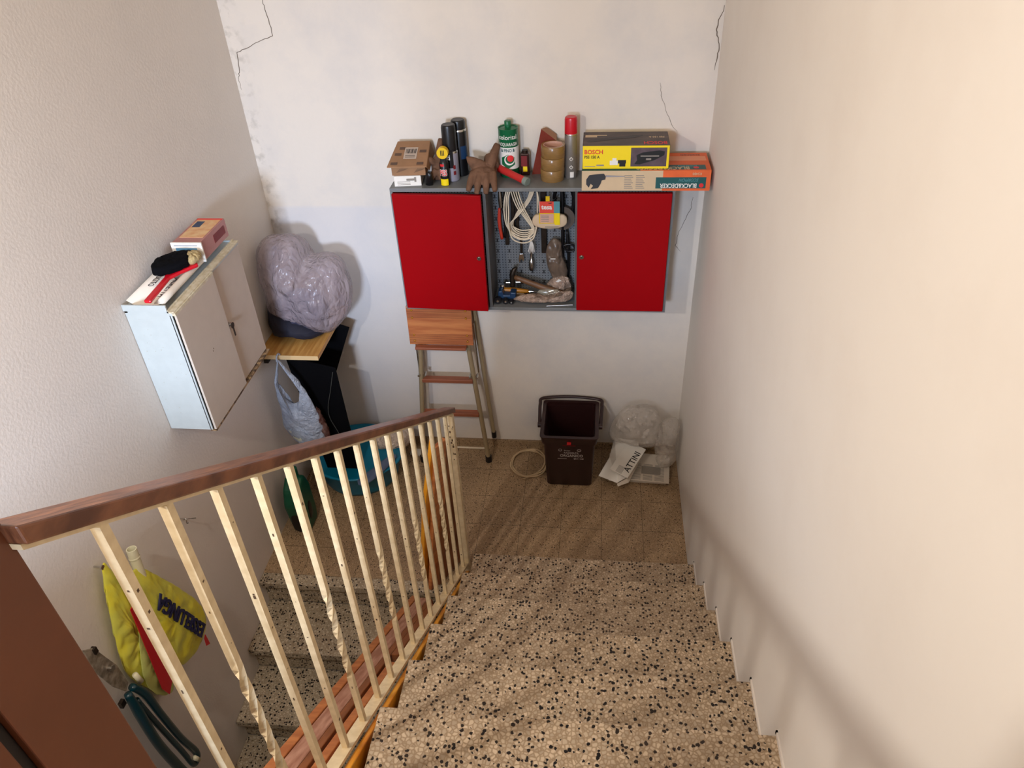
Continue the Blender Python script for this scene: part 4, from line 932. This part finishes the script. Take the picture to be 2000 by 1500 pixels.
o = B().pillow([(-.06, 0), (-.07, .04), (-.03, .085), (.03, .09), (.05, .05), (.045, 0)], .035, lambda u, v_, w_: (u, w_, v_+.003), amp=.012, freq=40, fold=.008).part('plastic_wrap', DIRTY_F, sm=True); o.location = (1.366, -.068, ZB); tag(o, 'crumpled brownish bag heaped at the right end of the bay', 'wrapping')
sw = thing('screw_pack', 'clear pack of bright screws beside the hammer handle', 'screw pack', (1.315, -.12, ZB+.035)); b = B(); rnd = random.Random(2)
for q in range(16):
    x_, z_ = rnd.uniform(-.035, .035), rnd.uniform(-.008, .014); a_ = rnd.uniform(-.5, .5); b.cyl(.0022, (x_, -.01-rnd.random()*.01, z_), (x_+.022*math.cos(a_), -.012, z_+.022*math.sin(a_)), 6)
b.part('screws', STEEL, sw); B().pillow([(-.045, -.016), (-.045, .014), (.042, .018), (.048, -.014)], .012, lambda u, v_, w_: (u, w_, v_), amp=.003).part('clear_pack', mat('clear_pack_film', (206, 200, 180), .15, alpha=.35), sw, sm=True)
o = B().box(-.03, .04, -.012, .012, 0, .022).part('tin_box', mat('tan_tin', (146, 118, 84), .5), bevel=.003); o.location = (1.185, -.095, ZB); tag(o, 'small tan box under the amber screwdriver', 'box')
o = B().tube([(-.05, 0, 0), (0, -.004, .004), (.05, 0, 0)], [.009, .013, .009], 10, 4).part('dark_socket_strip', BLACK_P, sm=True); o.location = (1.25, -.115, ZB+.018); tag(o, 'dark bit holder lying in the middle of the bay floor', 'bit holder')
o = B().cyl(.003, (0, 0, 0), (.12, .01, .002), 8).part('steel_rod', STEEL, sm='auto'); o.location = (1.308, -.188, ZB+.004); tag(o, 'thin bright rod along the front right edge of the bay floor', 'rod')

# ---------------------------------------------------------------- bin, cable ring, papers, clear bags
bn = thing('waste_bin', 'dark brown square bin with carry handle and white lettering on the landing', 'bin', (1.418, -.185, 0))
def rrect(w_, d_, r, z, n=6):
    P = []
    for cx, cy, a0 in ((w_-r, d_-r, 0), (-w_+r, d_-r, 90), (-w_+r, -d_+r, 180), (w_-r, -d_+r, 270)):
        for i in range(n+1):
            a = math.radians(a0+90*i/n); P.append(Vector((cx+r*math.cos(a), cy+r*math.sin(a), z)))
    return P
def loft(rings, cap0=True, cap1=True):
    b = B(); R = [[b.bm.verts.new(p) for p in r] for r in rings]; n = len(R[0])
    for a, c in zip(R, R[1:]):
        for i in range(n): b.bm.faces.new((a[i], a[(i+1) % n], c[(i+1) % n], c[i]))
    if cap0: b.bm.faces.new(R[0][::-1])
    if cap1: b.bm.faces.new(R[-1])
    return b
loft([rrect(.112, .118, .02, 0), rrect(.117, .122, .02, .006), rrect(.130, .140, .02, .330), rrect(.126, .136, .018, .330), rrect(.111, .117, .018, .01)]).part('body', BIN, bn, sm='auto')
loft([rrect(.131, .141, .02, .300), rrect(.138, .148, .022, .302), rrect(.142, .152, .022, .340), rrect(.146, .156, .022, .345), rrect(.146, .156, .022, .350), rrect(.128, .138, .018, .350), rrect(.126, .136, .018, .30)], False, False).part('rim', BIN, bn, sm='auto')
b = B(); b.tube([(-.154, -.03, .330), (-.158, .04, .346), (-.160, .11, .358), (-.145, .152, .364), (0, .166, .367), (.145, .152, .364), (.160, .11, .358), (.158, .04, .346), (.154, -.03, .330)], .009, 10, 5, flat=.8); b.part('carry_handle', BIN, bn, sm=True)
for s_ in (-1, 1): B().cyl(.014, (s_*.142, -.03, .330), (s_*.164, -.03, .330)).part('pivot', BIN, bn, sm='auto')
B().box(-.010, .010, -.1545, -.150, .308, .322).part('red_label', REDC, bn)
B().box(-.032, .032, -.1435, -.140, .291, .294).part('groove_mark', DARKRED, bn)
fm = EM(PI/2+.056)
def bt_(s, size, x_, z_, **k): text(s, size, WHITE_S, bn, (x_, -.1240-(z_)*.0565, z_), fm, **k)
WHITE_S = mat('silver_grey_print', (200, 190, 184), .5)
bt_('ORGANICO', .024, .012, .220, sx=.9, bold=.0001); bt_('RACCOLTA', .014, .010, .240, sx=1); B().box(-.058, -.012, -.1375, -.1360, .2000, .2012).part('print_line', WHITE_S, bn); bt_('QS-311 16/28', .011, .048, .200, sx=.8)
bt_('Gruppo', .010, -.010, .256); 
b = B(); b.tube([(-.045+.008*math.cos(a), -.1355, .257+.008*math.sin(a)) for a in [i*PI/4 for i in range(8)]], .0012, 5, 0, True); b.tube([(.050+.010*math.cos(a), -.1355, .257+.007*math.sin(a)) for a in [i*PI/4 for i in range(8)]], .0015, 5, 0, True); b.part('emblem', WHITE_S, bn)

cr = B()
for k in range(3):
    P = []
    for i in range(60):
        a = i/60*2*PI; rr = .088+.004*math.sin(3*a+k*2)+.004*k
        P.append((rr*1.02*math.cos(a)+.003*k, rr*1.15*math.sin(a)-.004*k, .006+.003*k+.002*math.sin(5*a+k)))
    cr.tube(P, .0046, 7, 0, True)
cr.tube([(.06, -.09, .008), (.0, -.118, .006), (-.02, -.128, .005)], .0035, 7, 4)
o = cr.part('cable_ring', CABLE_D, sm=True); o.location = (1.19, -.150, 0); tag(o, 'ring of beige cable lying on the landing left of the bin', 'cable')

rnd = random.Random(5)
for k in range(6):
    o = B().box(-.145, .145, -.105, .105, 0, .0042).part('newspaper', PAPER); o.location = (1.775+rnd.uniform(-.012, .012)+.004*k, -.165+rnd.uniform(-.01, .01), .0002+k*.0046); o.rotation_euler = (0, 0, -.06+rnd.uniform(-.04, .04))
    tag(o, ('topmost flat newspaper of the pile, printed columns showing' if k == 5 else 'lowest newspaper of the flat pile under the clear bags' if k == 0 else '%s newspaper from the floor in the flat pile under the clear bags' % ('second', 'third', 'fourth', 'fifth')[k-1]), 'newspaper', 'newspapers piled on the landing floor')
    if k == 5:
        b = B()
        for c_ in range(4):
            for i in range(14): b.box(-.11+.06*c_, -.062+.06*c_, -.095+i*.009, -.0915+i*.009, .0042, .0046)
        b.part('printed_columns', GREY_INK, o)
        B().box(-.09, -.06, -.06, -.03, .0044, .0048).part('printed_letter', INK, o); B().box(.0, .10, -.05, .01, .0045, .0049).part('printed_photo', GREY_INK, o)
fp = thing('newspaper', 'crumpled folded newspaper with big black letters leaning between the bin and the pile', 'newspaper', (1.68, -.20, .030), rz=.0)
b = B(); b.poly([(-.11, -.07, .012), (-.015, -.125, .018), (.030, -.09, .022), (.10, .06, .060), (.095, .11, .10), (-.03, .12, .115), (-.055, .03, .055)], (.002, .001, .0025)); b.part('outer_sheet', PAPER_W, fp)
LO = Vector((.060, -.012, .066))
ex = Vector((.095, .174, .040)).normalized(); ey0 = Vector((-.16, .085, .03)); ez = ex.cross(ey0).normalized(); ey = ez.cross(ex)
LM = Matrix((ex, ey, ez)).transposed().to_4x4(); LT = Matrix.Translation(LO) @ LM
B().box(-.100, .110, -.028, .075, -.003, 0, M=LT).part('inner_sheet', PAPER_W, fp)
b = B(); b.poly([(-.015, -.126, .012), (.035, -.092, .020), (.105, .058, .055), (.112, .05, .030), (.045, -.105, .004), (-.01, -.134, .002)], (0, 0, .002)); b.part('folded_edge', PAPER, fp)
text('ATTINI', .046, INK, fp, LO+ex*.002-ey*.004+ez*.0006, LM, sx=.98, bold=.0003)
b = B()
for i in range(7): b.box(-.095, -.050, .012+.005*i, .014+.005*i, 0, .0008, M=LT)
b.part('print_line', GREY_INK, fp)
for i, (OUT, c_, T, lb_, y_) in enumerate((([(1.625, .20), (1.62, .25), (1.656, .335), (1.705, .39), (1.794, .402), (1.865, .36), (1.895, .25), (1.885, .165), (1.80, .150), (1.70, .165)], (1.76, .26), .095, 'clear crumpled plastic bag heaped against the back wall beside the bin', -.135), ([(1.865, .10), (1.855, .22), (1.88, .325), (1.93, .355), (1.972, .335), (1.978, .22), (1.97, .11), (1.93, .05), (1.885, .04)], (1.92, .2), .10, 'clear crumpled plastic bag pressed into the right corner', -.165))):
    o = B(); o.pillow([(x_-c_[0], z_-.032) for x_, z_ in OUT], T, lambda u, v_, w_: (u, w_, v_), amp=.014, freq=15, fold=.014, rings=20, n=130, seed=i*3)
    o = o.part('clear_bag', CLEAR, sm=True); o.location = (c_[0], y_, .032); tag(o, lb_, 'bag')

# ---------------------------------------------------------------- things hanging on the left wall by the lower flight
yb = thing('yellow_bag', 'yellow shopping bag with blue lettering and a red band hanging on the left wall', 'bag', (.02, -1.70, .98))
def Y(p): return (p[0]+1.70, p[1]-.98)
b = B(); b.pillow([Y(p) for p in [(-1.775, .99), (-1.752, .957), (-1.748, .80), (-1.765, .55), (-1.775, .335), (-1.805, .325), (-1.835, .405), (-1.885, .56), (-1.882, .65), (-1.845, .80)]], .028, lambda u, v_, w_: (.010+w_, u, v_), amp=.006, freq=26, fold=.007, rings=14, n=110)
b.part('bag_body', YBAG, yb, sm=True)
b = B(); b.pillow([Y(p) for p in [(-1.775, .72), (-1.742, .75), (-1.765, .40), (-1.79, .33), (-1.855, .42), (-1.862, .55)]], .012, lambda u, v_, w_: (.034+w_, u, v_), amp=.003, freq=26, fold=.003); b.part('bag_lower', YBAG2, yb, sm=True)
b = B(); b.poly([(.052, *Y(p)) for p in [(-1.800, .815), (-1.786, .815), (-1.790, .40), (-1.825, .375), (-1.840, .43)]], (.003, 0, 0)); b.part('red_band', RED_P, yb)
b = B(); b.pillow([Y(p) for p in [(-1.755, .93), (-1.705, .882), (-1.647, .827), (-1.508, .507), (-1.485, .36), (-1.554, .300), (-1.683, .335), (-1.76, .46), (-1.78, .62), (-1.76, .80)]], .030, lambda u, v_, w_: (.028+w_, u, v_), center=Y((-1.66, .55)), amp=.006, freq=20, fold=.004, rings=16, n=110)
b.part('bag_body', YBAG, yb, sm=True)
b = B(); b.poly([(.058, *Y(p)) for p in [(-1.575, .34), (-1.562, .35), (-1.560, .29), (-1.580, .305)]], (.003, 0, 0)); b.part('red_band', RED_P, yb)
# lettering upside down on the face turned to the room
e1 = Vector((0, -.131, .355)).normalized(); n1 = Vector((1, 0, .0)); e2 = n1.cross(e1)
TM = Matrix((e1, e2, n1)).transposed().to_4x4()
text('ESSELUNGA', .070, NAVY, yb, (.0605, *Y((-1.625, .548))), TM, sx=1.0, bold=.0016, shear=0, depth=.003)
nl = B(); nl.cyl(.003, (0, 0, 0), (.03, -.004, .004), 8); nl.lathe([(.008, 0), (.008, .004)], 10, Matrix.Translation((.03, -.004, .004)) @ EM(0, PI/2)); o = nl.part('wall_hook', STEEL, sm='auto'); o.location = (0, -1.772, .985); tag(o, 'small metal hook holding up the yellow bag', 'hook')
o = B(); o.lathe([(.0165, 0), (.0165, .125), (.0135, .125), (.0135, 0), (.0165, 0)], 24, cap=False); o.lathe([(.017, .085), (.0182, .087), (.0182, .091), (.017, .093)], 24, cap=False)
o = o.part('plastic_pipe', PVC, sm='auto'); o.location = (.045, -1.672, .815); o.rotation_euler = (-.12, 0, 0); tag(o, 'short ivory plastic pipe sticking up out of the yellow bag', 'pipe')
o = B().tube([(0, 0, 0), (.03, 0, .004), (.032, -.006, -.012), (.034, .0, -.018)], .0022, 8, 4); o.tube([(.02, 0, 0), (.028, .055, -.05)], .0018, 6); o = o.part('wall_hook', STEEL, sm=True); o.location = (0, -1.352, .755); tag(o, 'bent bare hook on the left wall above the yellow bag', 'hook')
# garden shears
gs = thing('garden_shears', 'garden shears with dark teal handles hanging on the left wall below the yellow bag', 'shears', (.02, -1.96, .84))
def S(y_, z_, x_=.05): return (x_-.02, y_+1.96, z_-.84)
at_ = lambda b_, n_, m_, **k: b_.part(n_, m_, gs, **k)
b = B(); b.poly([S(-1.995, .88), S(-1.962, .845), S(-1.925, .70), S(-1.922, .60), S(-1.945, .585), S(-1.975, .66), S(-2.0, .78)], (.006, 0, 0)); at_(b, 'blade', SHEAR_B, bevel=.002)
for q_ in ((.028, .042, -.012, .002, -.015, .008), (.022, .034, -.024, -.004, -.29, -.265)): at_(B().box(*q_), 'bracket', IRON)
b = B(); b.cyl(.010, S(-1.955, .73, .05), S(-1.955, .73, .07)); at_(b, 'pivot_bolt', STEEL, sm='auto')
at_(B().tube([S(-1.950, .58, .06), S(-1.955, .48, .065), S(-1.955, .30, .065), S(-1.935, .12, .06), S(-1.91, -.05, .06)], [.012, .017, .016, .017, .014], 12, 5), 'handle', SHEAR_H, sm=True)
at_(B().tube([S(-1.925, .58, .06), S(-1.900, .50, .065), S(-1.888, .36, .065), S(-1.862, .15, .06), S(-1.835, .0, .06), S(-1.85, -.035, .06), S(-1.872, -.02, .06), S(-1.885, .10, .06), S(-1.918, .36, .06), S(-1.935, .52, .06)], [.012, .015, .013, .013, .013, .011, .010, .010, .010, .010], 12, 4), 'handle', SHEAR_H, sm=True)
for q_ in ([S(-1.905, .62, .075), S(-1.898, .57, .075)], [S(-1.862, .01, .07), S(-1.85, -.03, .07)]): at_(B().tube(q_, .009, 10), 'cream_tip', PVC, sm=True)

# lamp that lights the stair, on the upper left wall behind the viewer
lm = thing('wall_lamp', 'white wall lamp bracket on the left wall above the lower flight', 'lamp', (0, -2.72, 2.56))
B().lathe([(.05, 0), (.05, .012), (.02, .02)], 24, EM(0, PI/2)).part('wall_plate', WHITE_M, lm, sm='auto')
B().cyl(.008, (.018, 0, 0), (.25, 0, 0)).part('arm', WHITE_M, lm, sm='auto')
B().cyl(.020, (.25, 0, 0), (.285, 0, 0)).part('socket', WHITE_M, lm, sm='auto')
